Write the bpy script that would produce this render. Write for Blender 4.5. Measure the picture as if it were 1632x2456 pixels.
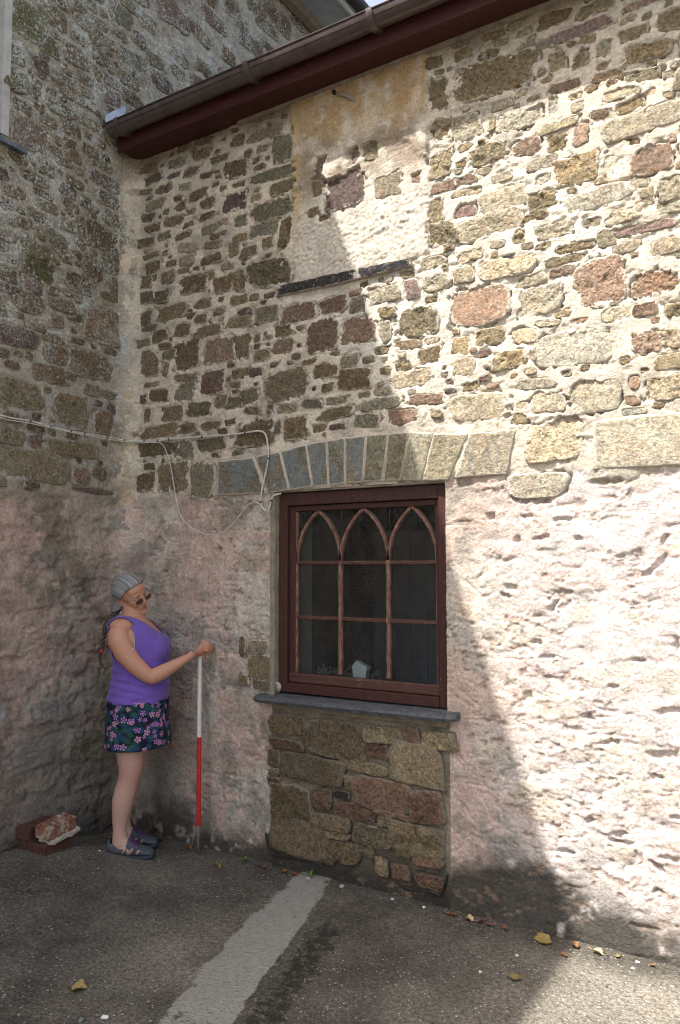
import bpy, bmesh, math, random
import numpy as np
from mathutils import Vector, Matrix, Euler, noise as mnoise

SC = bpy.context.scene
for o in list(bpy.data.objects):
    bpy.data.objects.remove(o)
R_ = random.Random(7)
NP = np.random.RandomState(11)

# ---------------------------------------------------------------- camera
FPX, CX, CY = 1881.0, 816.0, 1228.0
PITCH = math.atan(132 / FPX)
CAM = np.array([3.775, -3.478, 1.6])
F0 = np.array([-.53, .848, 0.]); F0 /= np.linalg.norm(F0)
RT = np.array([F0[1], -F0[0], 0.])
FW = F0 * math.cos(PITCH) + np.array([0, 0, 1.]) * math.sin(PITCH)
UP = np.cross(RT, FW)
cam_d = bpy.data.cameras.new('camera')
cam = bpy.data.objects.new('camera', cam_d)
SC.collection.objects.link(cam)
cam.matrix_world = Matrix(((RT[0], UP[0], -FW[0], CAM[0]), (RT[1], UP[1], -FW[1], CAM[1]), (RT[2], UP[2], -FW[2], CAM[2]), (0, 0, 0, 1)))
cam_d.sensor_fit = 'VERTICAL'
cam_d.sensor_height = 23.5
cam_d.lens = FPX / 2456 * 23.5
cam_d.clip_start = 0.05
cam_d.clip_end = 2000
SC.camera = cam

# ---------------------------------------------------------------- light
SUN = Vector((1.0, 1.49, -2.87)).normalized()          # the way the light travels
elev = math.asin(-SUN.z)
world = bpy.data.worlds.new('World'); SC.world = world; world.use_nodes = True
wn = world.node_tree; wn.nodes.clear()
sky = wn.nodes.new('ShaderNodeTexSky'); sky.sky_type = 'NISHITA'; sky.sun_disc = False
sky.sun_elevation = elev
sky.sun_rotation = math.atan2(-SUN.x, -SUN.y)            # measured from +Y towards +X
sky.air_density = 1.0; sky.dust_density = 4.0; sky.ozone_density = 1.0
bg = wn.nodes.new('ShaderNodeBackground'); bg.inputs[1].default_value = 0.148
wo = wn.nodes.new('ShaderNodeOutputWorld')
hs = wn.nodes.new('ShaderNodeHueSaturation'); hs.inputs['Saturation'].default_value = .62      # thin high cloud
wn.links.new(sky.outputs[0], hs.inputs['Color']); wn.links.new(hs.outputs[0], bg.inputs[0]); wn.links.new(bg.outputs[0], wo.inputs[0])
sd = bpy.data.lights.new('sun', 'SUN'); sd.energy = 4.25; sd.angle = math.radians(0.55); sd.color = (1, .972, .935)
so = bpy.data.objects.new('sun', sd); SC.collection.objects.link(so)
so.rotation_euler = SUN.to_track_quat('-Z', 'Y').to_euler(); so.location = (0, -3, 12)
SC.view_settings.view_transform = 'Standard'; SC.view_settings.look = 'None'
SC.view_settings.exposure = 1.36; SC.view_settings.gamma = 1
SC.cycles.use_denoising = True; SC.cycles.pixel_filter_type = 'BLACKMAN_HARRIS'; SC.cycles.filter_width = 1.1
SC.cycles.max_bounces = 8; SC.cycles.diffuse_bounces = 4

# ---------------------------------------------------------------- projecting photograph pixels onto the real planes
def ray(x, y):
    return FW + RT * (x - CX) / FPX - UP * (y - CY) / FPX
def PM(x, y, Y=0.):
    d = ray(x, y); p = CAM + d * ((Y - CAM[1]) / d[1]); return p
def PL(x, y, X=0.):
    d = ray(x, y); p = CAM + d * ((X - CAM[0]) / d[0]); return p
def PG(x, y, Z=0.):
    d = ray(x, y); p = CAM + d * ((Z - CAM[2]) / d[2]); return p
RG = {1: (0, 0), 2: (544, 0), 3: (1088, 0), 4: (0, 614), 5: (544, 614), 6: (1088, 614), 7: (0, 1228), 8: (544, 1228),
      9: (1088, 1228), 10: (0, 1842), 11: (544, 1842), 12: (1088, 1842)}
def rr(i, x, y):
    return RG[i][0] + x / 2.882, RG[i][1] + y / 2.882

# ---------------------------------------------------------------- object helpers
COL = SC.collection
def link(name, me, mat=None, parent=None):
    o = bpy.data.objects.new(name, me); COL.objects.link(o)
    if mat is not None and me is not None and not me.materials: me.materials.append(mat)
    if parent is not None: o.parent = parent
    return o
def empty(name, loc=(0, 0, 0)):
    o = bpy.data.objects.new(name, None); COL.objects.link(o); o.location = loc; o.empty_display_size = .1
    bpy.context.view_layer.update()
    return o
def part(name, me, mat, parent):
    """child whose mesh is given in world coordinates"""
    o = link(name, me, mat, parent)
    o.matrix_parent_inverse = Matrix.Translation(-Vector(parent_loc(parent)))
    return o
def parent_loc(p):
    v = Vector(p.location)
    return v
def tag(o, label=None, cat=None, group=None, kind=None):
    if label: o['label'] = label
    if cat: o['category'] = cat
    if group: o['group'] = group
    if kind: o['kind'] = kind
    return o
def mesh(name, V, Fa, smooth=True, attrs=None, uv=None):
    me = bpy.data.meshes.new(name)
    V = np.asarray(V, dtype=np.float32)
    me.vertices.add(len(V)); me.vertices.foreach_set('co', V.ravel())
    if isinstance(Fa, np.ndarray):
        n, k = Fa.shape
        me.loops.add(n * k); me.loops.foreach_set('vertex_index', Fa.astype(np.int32).ravel())
        me.polygons.add(n); me.polygons.foreach_set('loop_start', np.arange(0, n * k, k, dtype=np.int32))
        me.polygons.foreach_set('loop_total', np.full(n, k, dtype=np.int32))
        me.update(calc_edges=True)
    else:
        bpy.data.meshes.remove(me); me = bpy.data.meshes.new(name)
        me.from_pydata([tuple(map(float, v)) for v in V], [], [tuple(f) for f in Fa]); me.update()
    if smooth: me.polygons.foreach_set('use_smooth', np.ones(len(me.polygons), dtype=bool))
    for k, a in (attrs or {}).items():
        a = np.asarray(a, dtype=np.float32)
        if a.ndim == 2:
            at = me.color_attributes.new(k, 'FLOAT_COLOR', 'POINT')
            at.data.foreach_set('color', np.hstack([a, np.ones((len(a), 1), np.float32)]).ravel())
        else:
            at = me.attributes.new(k, 'FLOAT', 'POINT'); at.data.foreach_set('value', a)
    return me
class MB:
    """collects simple solids into one mesh"""
    def __init__(s): s.V = []; s.F = []
    def add(s, V, Fa):
        b = len(s.V); s.V += [tuple(v) for v in V]; s.F += [tuple(i + b for i in f) for f in Fa]
    def box(s, x0, x1, y0, y1, z0, z1):
        s.add([(x0, y0, z0), (x1, y0, z0), (x1, y1, z0), (x0, y1, z0), (x0, y0, z1), (x1, y0, z1), (x1, y1, z1), (x0, y1, z1)],
              [(0, 3, 2, 1), (4, 5, 6, 7), (0, 1, 5, 4), (1, 2, 6, 5), (2, 3, 7, 6), (3, 0, 4, 7)])
    def tube(s, pts, rad, n=8, cap=True):
        pts = [Vector(p) for p in pts]; m = len(pts)
        rad = rad if hasattr(rad, '__len__') else [rad] * m
        up = None; rings = []
        for i, p in enumerate(pts):
            t = (pts[min(i + 1, m - 1)] - pts[max(i - 1, 0)]).normalized()
            if up is None:
                up = t.orthogonal().normalized()
            up = (up - t * up.dot(t)).normalized(); b = t.cross(up)
            rings.append([p + (up * math.cos(a) + b * math.sin(a)) * rad[i] for a in [2 * math.pi * k / n for k in range(n)]])
        V = [v for r in rings for v in r]
        Fa = [(i * n + k, i * n + (k + 1) % n, (i + 1) * n + (k + 1) % n, (i + 1) * n + k) for i in range(m - 1) for k in range(n)]
        if cap: Fa += [tuple(range(n))[::-1], tuple(range((m - 1) * n, m * n))]
        s.add(V, Fa)
    def ell(s, c, r, rot=None, nu=20, nv=12):
        V = []; M_ = rot or Matrix.Identity(3); c = Vector(c)
        for j in range(nv + 1):
            ph = math.pi * j / nv - math.pi / 2
            for i in range(nu):
                th = 2 * math.pi * i / nu
                V.append(c + M_ @ Vector((r[0] * math.cos(ph) * math.cos(th), r[1] * math.cos(ph) * math.sin(th), r[2] * math.sin(ph))))
        Fa = [(j * nu + i, j * nu + (i + 1) % nu, (j + 1) * nu + (i + 1) % nu, (j + 1) * nu + i) for j in range(nv) for i in range(nu)]
        s.add(V, Fa)
    def loft(s, secs, n=28, cap=True):
        """secs: (centre, axis a, axis b, ra, rb[, exponent])"""
        V = []
        for q in secs:
            c, a, b, ra, rb = q[:5]; e = q[5] if len(q) > 5 else 2.
            c = Vector(c); a = Vector(a); b = Vector(b)
            for k in range(n):
                t = 2 * math.pi * k / n; ct, st = math.cos(t), math.sin(t)
                V.append(c + a * (ra * math.copysign(abs(ct) ** (2 / e), ct)) + b * (rb * math.copysign(abs(st) ** (2 / e), st)))
        m = len(secs)
        Fa = [(i * n + k, i * n + (k + 1) % n, (i + 1) * n + (k + 1) % n, (i + 1) * n + k) for i in range(m - 1) for k in range(n)]
        if cap: Fa += [tuple(range(n))[::-1], tuple(range((m - 1) * n, m * n))]
        s.add(V, Fa)
    def me(s, name, smooth=False, bevel=0., seg=2):
        me = bpy.data.meshes.new(name); me.from_pydata([tuple(v) for v in s.V], [], s.F); me.update()
        if bevel:
            bm = bmesh.new(); bm.from_mesh(me)
            es = [e for e in bm.edges if e.is_manifold and e.calc_face_angle(0) > .6]
            bmesh.ops.bevel(bm, geom=es, offset=bevel, segments=seg, profile=.5, affect='EDGES')
            bm.to_mesh(me); bm.free()
        if smooth:
            for p in me.polygons: p.use_smooth = True
        return me
def roughen(me, amp, freq, keep=None):
    for v in me.vertices:
        d = mnoise.noise_vector(Vector(v.co) * freq) * amp
        v.co += d
    me.update(); return me
def subdiv(me, cuts):
    bm = bmesh.new(); bm.from_mesh(me)
    bmesh.ops.subdivide_edges(bm, edges=bm.edges[:], cuts=cuts, use_grid_fill=True)
    bm.to_mesh(me); bm.free(); return me

# ---------------------------------------------------------------- numpy noise
class VN:
    def __init__(s, seed): s.t = np.random.RandomState(seed).rand(256, 256).astype(np.float32)
    def __call__(s, x, y):
        xi = np.floor(x).astype(np.int64); yi = np.floor(y).astype(np.int64)
        fx = x - xi; fy = y - yi; fx = fx * fx * (3 - 2 * fx); fy = fy * fy * (3 - 2 * fy)
        a = s.t[xi & 255, yi & 255]; b = s.t[(xi + 1) & 255, yi & 255]; c = s.t[xi & 255, (yi + 1) & 255]; d = s.t[(xi + 1) & 255, (yi + 1) & 255]
        return (a * (1 - fx) + b * fx) * (1 - fy) + (c * (1 - fx) + d * fx) * fy - .5
N1, N2, N3, N4 = VN(1), VN(2), VN(3), VN(4)
def fbm(n, x, y, f, o=4, g=.5, warp=0.):
    if warp:
        x = x + warp * N4(x * f * .7 + 9, y * f * .7); y = y + warp * N3(x * f * .7, y * f * .7 + 5)
    r = 0; a = 1
    for i in range(o):
        c, s_ = math.cos(i * 1.1), math.sin(i * 1.1)
        r = r + a * n((x * c - y * s_) * f + i * 17.3, (x * s_ + y * c) * f + i * 5.1); f *= 2.03; a *= g
    return r
def sst(a, b, x):
    t = np.clip((x - a) / (b - a), 0, 1); return t * t * (3 - 2 * t)

# ---------------------------------------------------------------- node material helper
class NT:
    def __init__(s, name):
        s.m = bpy.data.materials.new(name); s.m.use_nodes = True; s.t = s.m.node_tree; s.n = s.t.nodes; s.n.clear()
        s.out = s.n.new('ShaderNodeOutputMaterial'); s.b = s.n.new('ShaderNodeBsdfPrincipled'); s.l(s.b.outputs[0], s.out.inputs[0])
    def l(s, a, b): s.t.links.new(a, b)
    def set(s, inp, v):
        if hasattr(v, 'is_output'): s.l(v, inp)
        elif isinstance(v, tuple) and len(v) == 3 and inp.type == 'RGBA': inp.default_value = (*v, 1)
        else: inp.default_value = v
    def node(s, t, **k):
        n = s.n.new(t)
        for a, v in k.items(): setattr(n, a, v)
        return n
    def attr(s, name, out=0):
        n = s.node('ShaderNodeAttribute', attribute_name=name); return n.outputs['Color' if out == 0 else 'Fac']
    def pos(s): return s.node('ShaderNodeNewGeometry').outputs['Position']
    def objc(s): return s.node('ShaderNodeTexCoord').outputs['Object']
    def noise(s, scale, detail=4, rough=.6, vec=None, dist=0.):
        n = s.node('ShaderNodeTexNoise'); s.l(vec if vec is not None else s.pos(), n.inputs['Vector'])
        n.inputs['Scale'].default_value = scale; n.inputs['Detail'].default_value = detail; n.inputs['Roughness'].default_value = rough
        n.inputs['Distortion'].default_value = dist
        return n.outputs['Fac']
    def voro(s, scale, out='Distance', vec=None, feature='F1', rnd=1.):
        n = s.node('ShaderNodeTexVoronoi', feature=feature); s.l(vec if vec is not None else s.pos(), n.inputs['Vector'])
        n.inputs['Scale'].default_value = scale; n.inputs['Randomness'].default_value = rnd
        return n.outputs[out]
    def ramp(s, f, pts, interp='LINEAR'):
        n = s.node('ShaderNodeValToRGB'); s.l(f, n.inputs[0]); r = n.color_ramp; r.interpolation = interp
        while len(r.elements) < len(pts): r.elements.new(.5)
        for e, (p, c) in zip(r.elements, pts):
            e.position = p; e.color = (*c, 1) if isinstance(c, tuple) else (c, c, c, 1)
        return n.outputs[0]
    def math(s, op, a, b=0., c=None, clamp=False):
        n = s.node('ShaderNodeMath', operation=op, use_clamp=clamp); s.set(n.inputs[0], a); s.set(n.inputs[1], b)
        if c is not None: s.set(n.inputs[2], c)
        return n.outputs[0]
    def mix(s, f, a, b, mode='MIX'):
        n = s.node('ShaderNodeMix', data_type='RGBA', blend_type=mode); s.set(n.inputs[0], f); s.set(n.inputs[6], a); s.set(n.inputs[7], b)
        return n.outputs[2]
    def map(s, f, a, b, c=0., d=1.):
        n = s.node('ShaderNodeMapRange', clamp=True); s.l(f, n.inputs[0])
        for i, v in enumerate((a, b, c, d)): n.inputs[i + 1].default_value = v
        return n.outputs[0]
    def bump(s, h, dist, strength=1., prev=None):
        n = s.node('ShaderNodeBump'); s.l(h, n.inputs['Height']); n.inputs['Distance'].default_value = dist; n.inputs['Strength'].default_value = strength
        if prev is not None: s.l(prev, n.inputs['Normal'])
        return n.outputs[0]
    def fin(s, col=None, rough=.85, nrm=None, spec=.3, **k):
        if col is not None: s.set(s.b.inputs['Base Color'], col)
        s.set(s.b.inputs['Roughness'], rough); s.b.inputs['Specular IOR Level'].default_value = spec
        if nrm is not None: s.l(nrm, s.b.inputs['Normal'])
        for a, v in k.items(): s.set(s.b.inputs[a.replace('_', ' ')], v)
        return s.m

def mat_masonry(name, stone, dressed=False):
    t = NT(name); tint = t.attr('tint'); rough = t.attr('pit', 1)
    f1 = t.noise(9, 5, .65); f2 = t.noise(62, 6, .78); f3 = t.noise(260, 3, .6)
    v = t.math('MULTIPLY', t.map(f1, .3, .7, .78, 1.2), t.map(f2, .34, .66, .38 if stone else .70, 1.60 if stone else 1.24))
    v = t.math('MULTIPLY', v, t.map(f3, .34, .66, .68 if stone else .82, 1.30 if stone else 1.14))
    c = t.mix(1., tint, t.mix(1., v, v), 'MULTIPLY') if False else None
    vv = t.node('ShaderNodeCombineColor'); [t.l(v, vv.inputs[i]) for i in range(3)]
    c = t.mix(1., tint, vv.outputs[0], 'MULTIPLY')
    if stone:
        # warm and cool minerals within one block
        c = t.mix(t.map(t.noise(14, 5, .75), .50, .66, 0, .5), c, t.mix(1., c, (1.28, 1.0, .74), 'MULTIPLY'))
        c = t.mix(t.map(t.noise(21, 5, .75, dist=.6), .54, .68, 0, .6), c, t.mix(1., c, (.55, .58, .56), 'MULTIPLY'))
        c = t.mix(t.map(t.noise(48, 3, .7), .62, .72, 0, .55), c, (.035, .03, .024))
        c = t.mix(t.math('MULTIPLY', t.map(t.math('ADD', t.voro(42), t.math('MULTIPLY', t.noise(60, 4, .7), .6)), .26, .40, 1, 0), t.math('MULTIPLY', rough, .55)), c, t.mix(1., c, (.42, .37, .29), 'MULTIPLY'))  # pits darkened: dirt, and their shade put into the colour
        if dressed:
            mp = t.node('ShaderNodeMapping'); t.l(t.pos(), mp.inputs[0]); mp.inputs['Scale'].default_value = (1, 1, .38)
            c = t.mix(t.map(t.math('ADD', t.noise(13, 6, .8, vec=mp.outputs[0]), t.attr('lichen', 1)), .585, .66, 0, .7), c, (.185, .212, .218))
        # mortar smeared over the arris
        sm = t.math('ADD', t.attr('rim', 1), t.math('MULTIPLY', t.math('SUBTRACT', t.noise(30, 7, .80), .5), 3.0 if not dressed else .6))
        c = t.mix(t.map(sm, .70, .86), c, t.attr('joint'))
        c = t.mix(t.map(t.noise(19, 7, .82), .56, .66, 0, .55), c, t.attr('joint'))
    else:
        g = t.noise(170, 3, .7); c = t.mix(t.map(g, .56, .70, 0, .45), c, t.mix(1., c, (.45, .36, .26), 'MULTIPLY'))
        c = t.mix(t.map(t.noise(130, 3, .7), .60, .70, 0, .65), c, (.10, .075, .05)); c = t.mix(t.map(t.noise(34, 7, .82), .58, .66, 0, .5), c, t.mix(1., c, (.45, .38, .30), 'MULTIPLY'))
    # lichen rosettes
    li = t.attr('lichen', 1)
    lv = t.math('ADD', t.voro(34), t.math('MULTIPLY', t.noise(120, 2, .6), .18))
    sel = t.map(t.noise(6.5, 3, .6), .42, .6)
    lm = t.math('MULTIPLY', t.math('MULTIPLY', t.map(lv, .34, .42, 1, 0), sel), li)
    lv2 = t.math('ADD', t.voro(90), t.math('MULTIPLY', t.noise(200, 2, .6), .1))
    lm2 = t.math('MULTIPLY', t.map(lv2, .27, .35, .9, 0), li)
    lmm = t.math('MAXIMUM', lm, t.math('MULTIPLY', lm2, t.map(t.noise(3.1, 3, .6), .45, .6)))
    lm3 = t.math('MULTIPLY', t.map(t.math('ADD', t.noise(80, 5, .8), t.math('MULTIPLY', t.noise(4, 5, .75), .75)), .91, .96), t.map(t.attr('lichen', 1), .3, 1.1, 0, .95))
    lmm = t.math('MAXIMUM', lmm, lm3)
    c = t.mix(lmm, c, t.mix(t.map(t.noise(40, 2, .5), .4, .6), (.36, .375, .32), (.52, .53, .48)))
    h1 = t.noise(110, 6, .75); h2 = t.noise(30, 6, .7); pv = t.voro(48, feature='SMOOTH_F1')
    hh = t.math('ADD', t.math('MULTIPLY', h2, 1.0), t.math('MULTIPLY', h1, .6))
    hh = t.math('ADD', hh, t.math('MULTIPLY', t.map(pv, 0, .35), t.math('MULTIPLY', rough, .55)))
    b = t.bump(hh, .015 if stone else .0085)
    return t.fin(c, .92, b, .15)
M_STONE = mat_masonry('rubble_stone', True)
M_DRESSED = mat_masonry('dressed_stone', True, True)
M_MORTAR = mat_masonry('lime_mortar', False)

PAL = {'o': (.228, .180, .108), 'g': (.222, .195, .132), 'r': (.245, .170, .120), 'p': (.185, .128, .105), 'b': (.205, .145, .088),
       'y': (.345, .292, .205), 'k': (.050, .047, .045), 'l': (.362, .322, .245), 'm': (.158, .146, .070), 'd': (.262, .234, .160), 'q': (.34, .285, .235),
       'i': (.200, .155, .095), 'j': (.275, .215, .130), 'h': (.170, .108, .076)}
# ---------------------------------------------------------------- the stones one can tell apart: position and size of each, by region of the wall
ST = {}
ST[2] = '''270 920 230 80 y;75 970 110 90 o;390 1020 140 170 g;150 1055 60 50 o;60 1170 150 110 O;310 1210 300 70 g;380 1295 150 90 o;205 1365 70 40 o;50 1400 140 120 p;315 1445 250 120 g;100 1520 80 70 g;255 1580 210 90 g;405 1610 80 200 O;280 1680 70 70 o;90 1640 90 45 o;50 1720 70 90 o;150 1740 110 70 o;250 800 180 40 o;
650 1160 80 160 r;895 1070 50 110 p;990 1050 90 110 O;820 1320 250 240 p;1115 1275 160 160 y;1305 1240 60 70 r;630 1310 60 90 b;600 1465 80 60 o;670 1510 60 40 b;1460 640 110 210 O;1440 425 120 80 b;1480 1130 140 170 O;1490 1295 160 65 r;1450 1460 100 170 O;1500 1610 170 150 O;1490 890 150 140 O'''
ST[3] = '''60 365 110 60 o;290 520 520 230 O;690 130 230 85 b;980 50 240 80 o;1300 20 240 50 r;870 215 420 80 p;1245 225 180 75 o;1500 130 170 140 o;330 290 120 45 o;620 310 70 60 g;715 420 120 130 o;885 400 110 115 O;1045 330 100 110 g;1350 350 300 110 O;610 500 50 50 o;770 595 240 60 r;330 720 150 55 l;550 680 90 30 g;695 720 60 120 l;860 740 80 60 y;95 875 190 150 Y;265 860 40 75 o;460 825 290 110 Y;720 875 240 50 d;240 1065 220 120 O;505 1015 180 105 r;720 985 130 105 O;880 930 100 130 r;1310 830 540 150 y;1080 1130 100 155 l;1370 1100 280 170 r;1515 960 50 50 r;610 1130 190 75 l;840 1170 290 180 O;65 1250 150 65 r;330 1225 140 65 l;610 1240 110 50 l;350 1370 290 140 y;90 1330 180 45 y;620 1380 210 110 O;960 1375 430 110 l;1290 1260 120 65 y;1335 1330 90 60 y;1340 1395 100 45 g;1500 1300 140 160 Y;1190 1480 250 100 Y;1500 1440 150 60 y;220 1565 430 140 Y;560 1500 150 45 O;690 1590 240 95 Y;1320 1575 420 65 p;1050 1640 120 100 g;300 1690 90 45 y;450 1640 80 80 O;620 1700 90 40 O;830 1710 260 55 O;1190 1710 180 65 y;1470 1700 190 100 y;1160 650 240 60 y'''
ST[4] = '''1025 5 120 30 o;1290 30 100 60 y;1465 20 140 60 o;1060 80 90 75 o;980 185 70 80 o;1065 150 50 45 g;1160 145 90 65 o;1340 190 190 120 o;1190 50 70 40 b;1010 290 90 75 g;1115 280 100 80 o;1440 140 80 60 o;1540 190 110 100 b;1190 385 180 100 o;990 435 70 95 g;1030 500 110 35 o;1110 550 90 70 o;1260 510 100 80 o;1430 515 190 75 o;1390 430 80 50 o;1500 650 200 175 r;1040 745 130 170 o;1170 680 80 55 g;1150 620 90 35 b;1290 690 160 180 o;1150 780 35 95 o;1470 870 145 145 p;1290 840 170 45 o;1280 940 130 115 g;1100 965 140 80 o;1050 890 90 28 g;1180 1085 155 95 o;1370 1060 165 95 o;1020 1100 45 90 o;1530 1000 80 80 o;990 990 40 55 o;1100 1210 250 75 o;1290 1190 130 55 b;1460 1170 140 60 b;1040 1340 250 90 o;1265 1340 125 120 g;1460 1300 180 85 o;985 1560 115 120 b;1190 1530 190 200 o;1400 1545 155 215 g;1040 1455 70 40 o'''
ST[5] = '''60 180 140 140 O;300 110 280 170 O;85 300 110 55 o;190 280 70 40 g;295 270 80 35 p;250 320 50 25 b;80 460 200 65 o;275 400 150 110 g;505 385 215 115 r;735 335 175 105 r;900 345 95 90 g;885 255 70 38 r;1090 260 185 100 Y;1280 225 80 125 p;1440 190 175 105 Y;650 545 200 200 r;920 510 210 165 r;1100 510 75 130 y;1330 450 250 180 O;390 510 105 85 o;390 620 125 80 r;80 630 165 155 o;210 570 45 55 o;1400 680 145 105 o;330 750 60 28 o;440 740 40 28 o;570 730 100 30 o;750 670 70 30 o;845 735 120 85 g;680 790 165 85 o;100 810 115 55 o;200 800 85 55 p;890 850 225 140 b;415 890 275 175 o;700 905 85 55 o;160 970 105 95 o;1290 845 260 100 y;1380 988 250 62 r;1545 935 80 22 k;1070 1020 260 65 y;745 1085 220 75 o;960 1140 170 95 g;1210 1110 180 85 r;770 1180 110 35 p;1450 1090 75 55 g;30 1145 75 38 r;200 1230 255 165 o;480 1185 155 150 o;350 1190 48 75 g;1210 690 48 38 y;1090 715 38 30 o;40 1010 110 80 o'''
ST[6] = '''70 130 125 110 y;360 80 330 120 Y;370 5 100 18 k;760 30 300 45 o;180 340 375 245 r;530 170 200 65 y;750 105 165 55 r;590 310 305 180 Y;1000 190 310 290 R;1400 190 300 150 R;1110 400 200 85 l;1320 370 150 80 r;1520 370 100 85 O;870 445 130 28 r;660 465 150 38 y;260 550 185 100 O;490 550 145 95 y;50 620 115 105 o;840 630 490 210 l;1330 590 180 140 R;1500 570 125 115 Y;380 720 225 110 O;60 770 165 110 y;555 690 38 75 y;560 880 270 65 y;270 895 80 32 r;980 950 350 220 y;1250 880 65 85 r;1240 1000 85 65 r;1250 1075 160 35 l;1470 910 240 150 Y;650 1010 215 125 l;180 1045 360 165 y;470 1030 85 55 y;700 1270 340 240 Y;570 1590 370 160 l'''
ST[8] = '''215 940 120 90 y;235 1080 150 165 o;120 1160 60 65 o;260 1200 150 65 g;105 930 40 140 o'''
INF = {8: '''420 1465 230 130 o;745 1570 365 235 o;1080 1545 240 105 y;1270 1550 105 115 r;1470 1585 215 110 y;420 1605 225 65 p;1030 1655 155 80 p;1310 1745 325 250 d;325 1700 75 110 o;590 1775 415 170 o;960 1765 290 70 g''',
       11: '''330 25 60 50 o;325 95 70 65 r;440 235 265 220 o;655 215 118 135 r;850 95 68 85 o;795 182 105 48 k;1060 180 340 185 r;1395 270 210 210 r;880 300 255 110 p;1160 325 245 35 p;730 380 255 100 o;1095 365 88 75 o;775 467 155 50 g;1010 470 215 120 b;490 485 370 230 o;1310 500 340 225 o;800 570 200 130 o;1080 690 90 120 g;950 565 130 80 b;1390 650 190 55 p;1200 715 120 100 r;1410 790 185 100 r;1230 580 90 70 o;680 590 120 130 o'''}
LEFT = {1: '''190 150 250 230 m;1190 85 200 150 p;390 130 140 110 o;570 150 110 75 b;110 540 160 150 m;780 680 110 90 p;560 690 300 60 b;200 930 230 190 r;290 520 60 45 p;1350 190 110 80 p;960 270 90 80 b;430 760 160 80 m;820 1310 210 80 p;830 1420 150 80 b;760 1500 90 75 b;790 1680 200 160 b;250 1240 200 70 b;440 1120 110 50 b;860 1560 60 90 o;250 1735 180 80 o;600 1400 90 70 b;100 1330 150 70 b;1400 260 100 80 b;700 1000 60 45 r;330 300 150 110 m;100 370 140 110 m;700 400 120 70 o;850 120 150 110 g;900 560 140 80 o;450 560 130 60 g;1080 420 120 70 o;620 850 130 60 o;380 1040 90 50 o;520 1260 120 50 o;330 1430 140 60 o;480 1560 130 60 b;150 1540 160 70 o;60 1640 120 60 r;600 1600 110 70 b;1250 400 130 80 g;1020 150 100 100 o''',
        2: '''360 130 150 110 p;250 60 60 90 b;40 60 100 120 b;110 170 80 90 b;170 300 150 100 p;280 190 140 80 o;490 160 100 60 b;20 390 80 80 b;290 330 120 50 g;180 40 70 80 o;420 50 60 60 b;400 220 90 50 b''',
        4: '''60 20 110 40 o;270 85 200 140 m;450 20 110 45 b;640 40 80 65 o;830 70 105 140 o;650 105 115 85 b;540 190 165 120 b;60 225 130 50 p;230 200 135 140 p;370 235 60 55 b;820 230 65 150 g;760 290 115 55 o;200 320 205 120 b;440 340 190 70 b;400 450 75 75 r;700 470 195 230 b;850 440 75 55 o;520 420 90 45 b;250 490 130 45 o;130 560 275 130 p;380 580 150 55 b;540 590 100 38 b;390 680 150 125 b;680 770 320 165 o;800 675 90 38 p;80 750 110 45 p;330 810 225 115 b;490 820 60 60 o;640 930 130 70 r;780 970 90 45 g;160 960 285 170 o;500 1060 215 215 o;775 1060 55 75 p;720 1150 110 165 b;240 1190 130 55 b;80 1250 190 95 o;245 1280 80 85 p;510 1335 355 90 o;200 1440 510 170 o;565 1520 115 105 r;545 1410 38 38 b;660 1625 250 35 p'''}
# dressed stones of the flat arch and the long ashlar, as quads in region 5 / 6 pixels
def Q5(*a): return [rr(5, *p) for p in a]
ARCH_T = [(200, 1385), (375, 1350), (555, 1300), (695, 1275), (822, 1255), (968, 1240), (1120, 1225), (1265, 1215), (1430, 1225), (1673, 1230)]
ARCH_B = [(290, 1640), (440, 1618), (600, 1595), (710, 1588), (825, 1573), (945, 1565), (1085, 1558), (1210, 1552), (1350, 1552), (1535, 1550)]
QUADS = [('d', Q5((-60, 1420), (190, 1392), (280, 1640), (-60, 1655)))]
for i in range(9):
    QUADS.append(('d', Q5((ARCH_T[i][0] + 5, ARCH_T[i][1]), (ARCH_T[i + 1][0] - 5, ARCH_T[i + 1][1]), (ARCH_B[i + 1][0] - 5, ARCH_B[i + 1][1]), (ARCH_B[i][0] + 5, ARCH_B[i][1]))))
QUADS.append(('l', [rr(6, 115, 1225), rr(6, 430, 1195), rr(6, 372, 1510), rr(6, 10, 1535)]))
QUADS.append(('l', [rr(6, 968, 1140), rr(6, 1640, 1070), rr(6, 1640, 1440), rr(6, 968, 1475)]))
QUADS.append(('k', Q5((355, 216), (905, 96), (905, 168), (355, 288))))
QUADS.append(('k', Q5((912, 98), (1282, 20), (1282, 72), (912, 166))))

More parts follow.
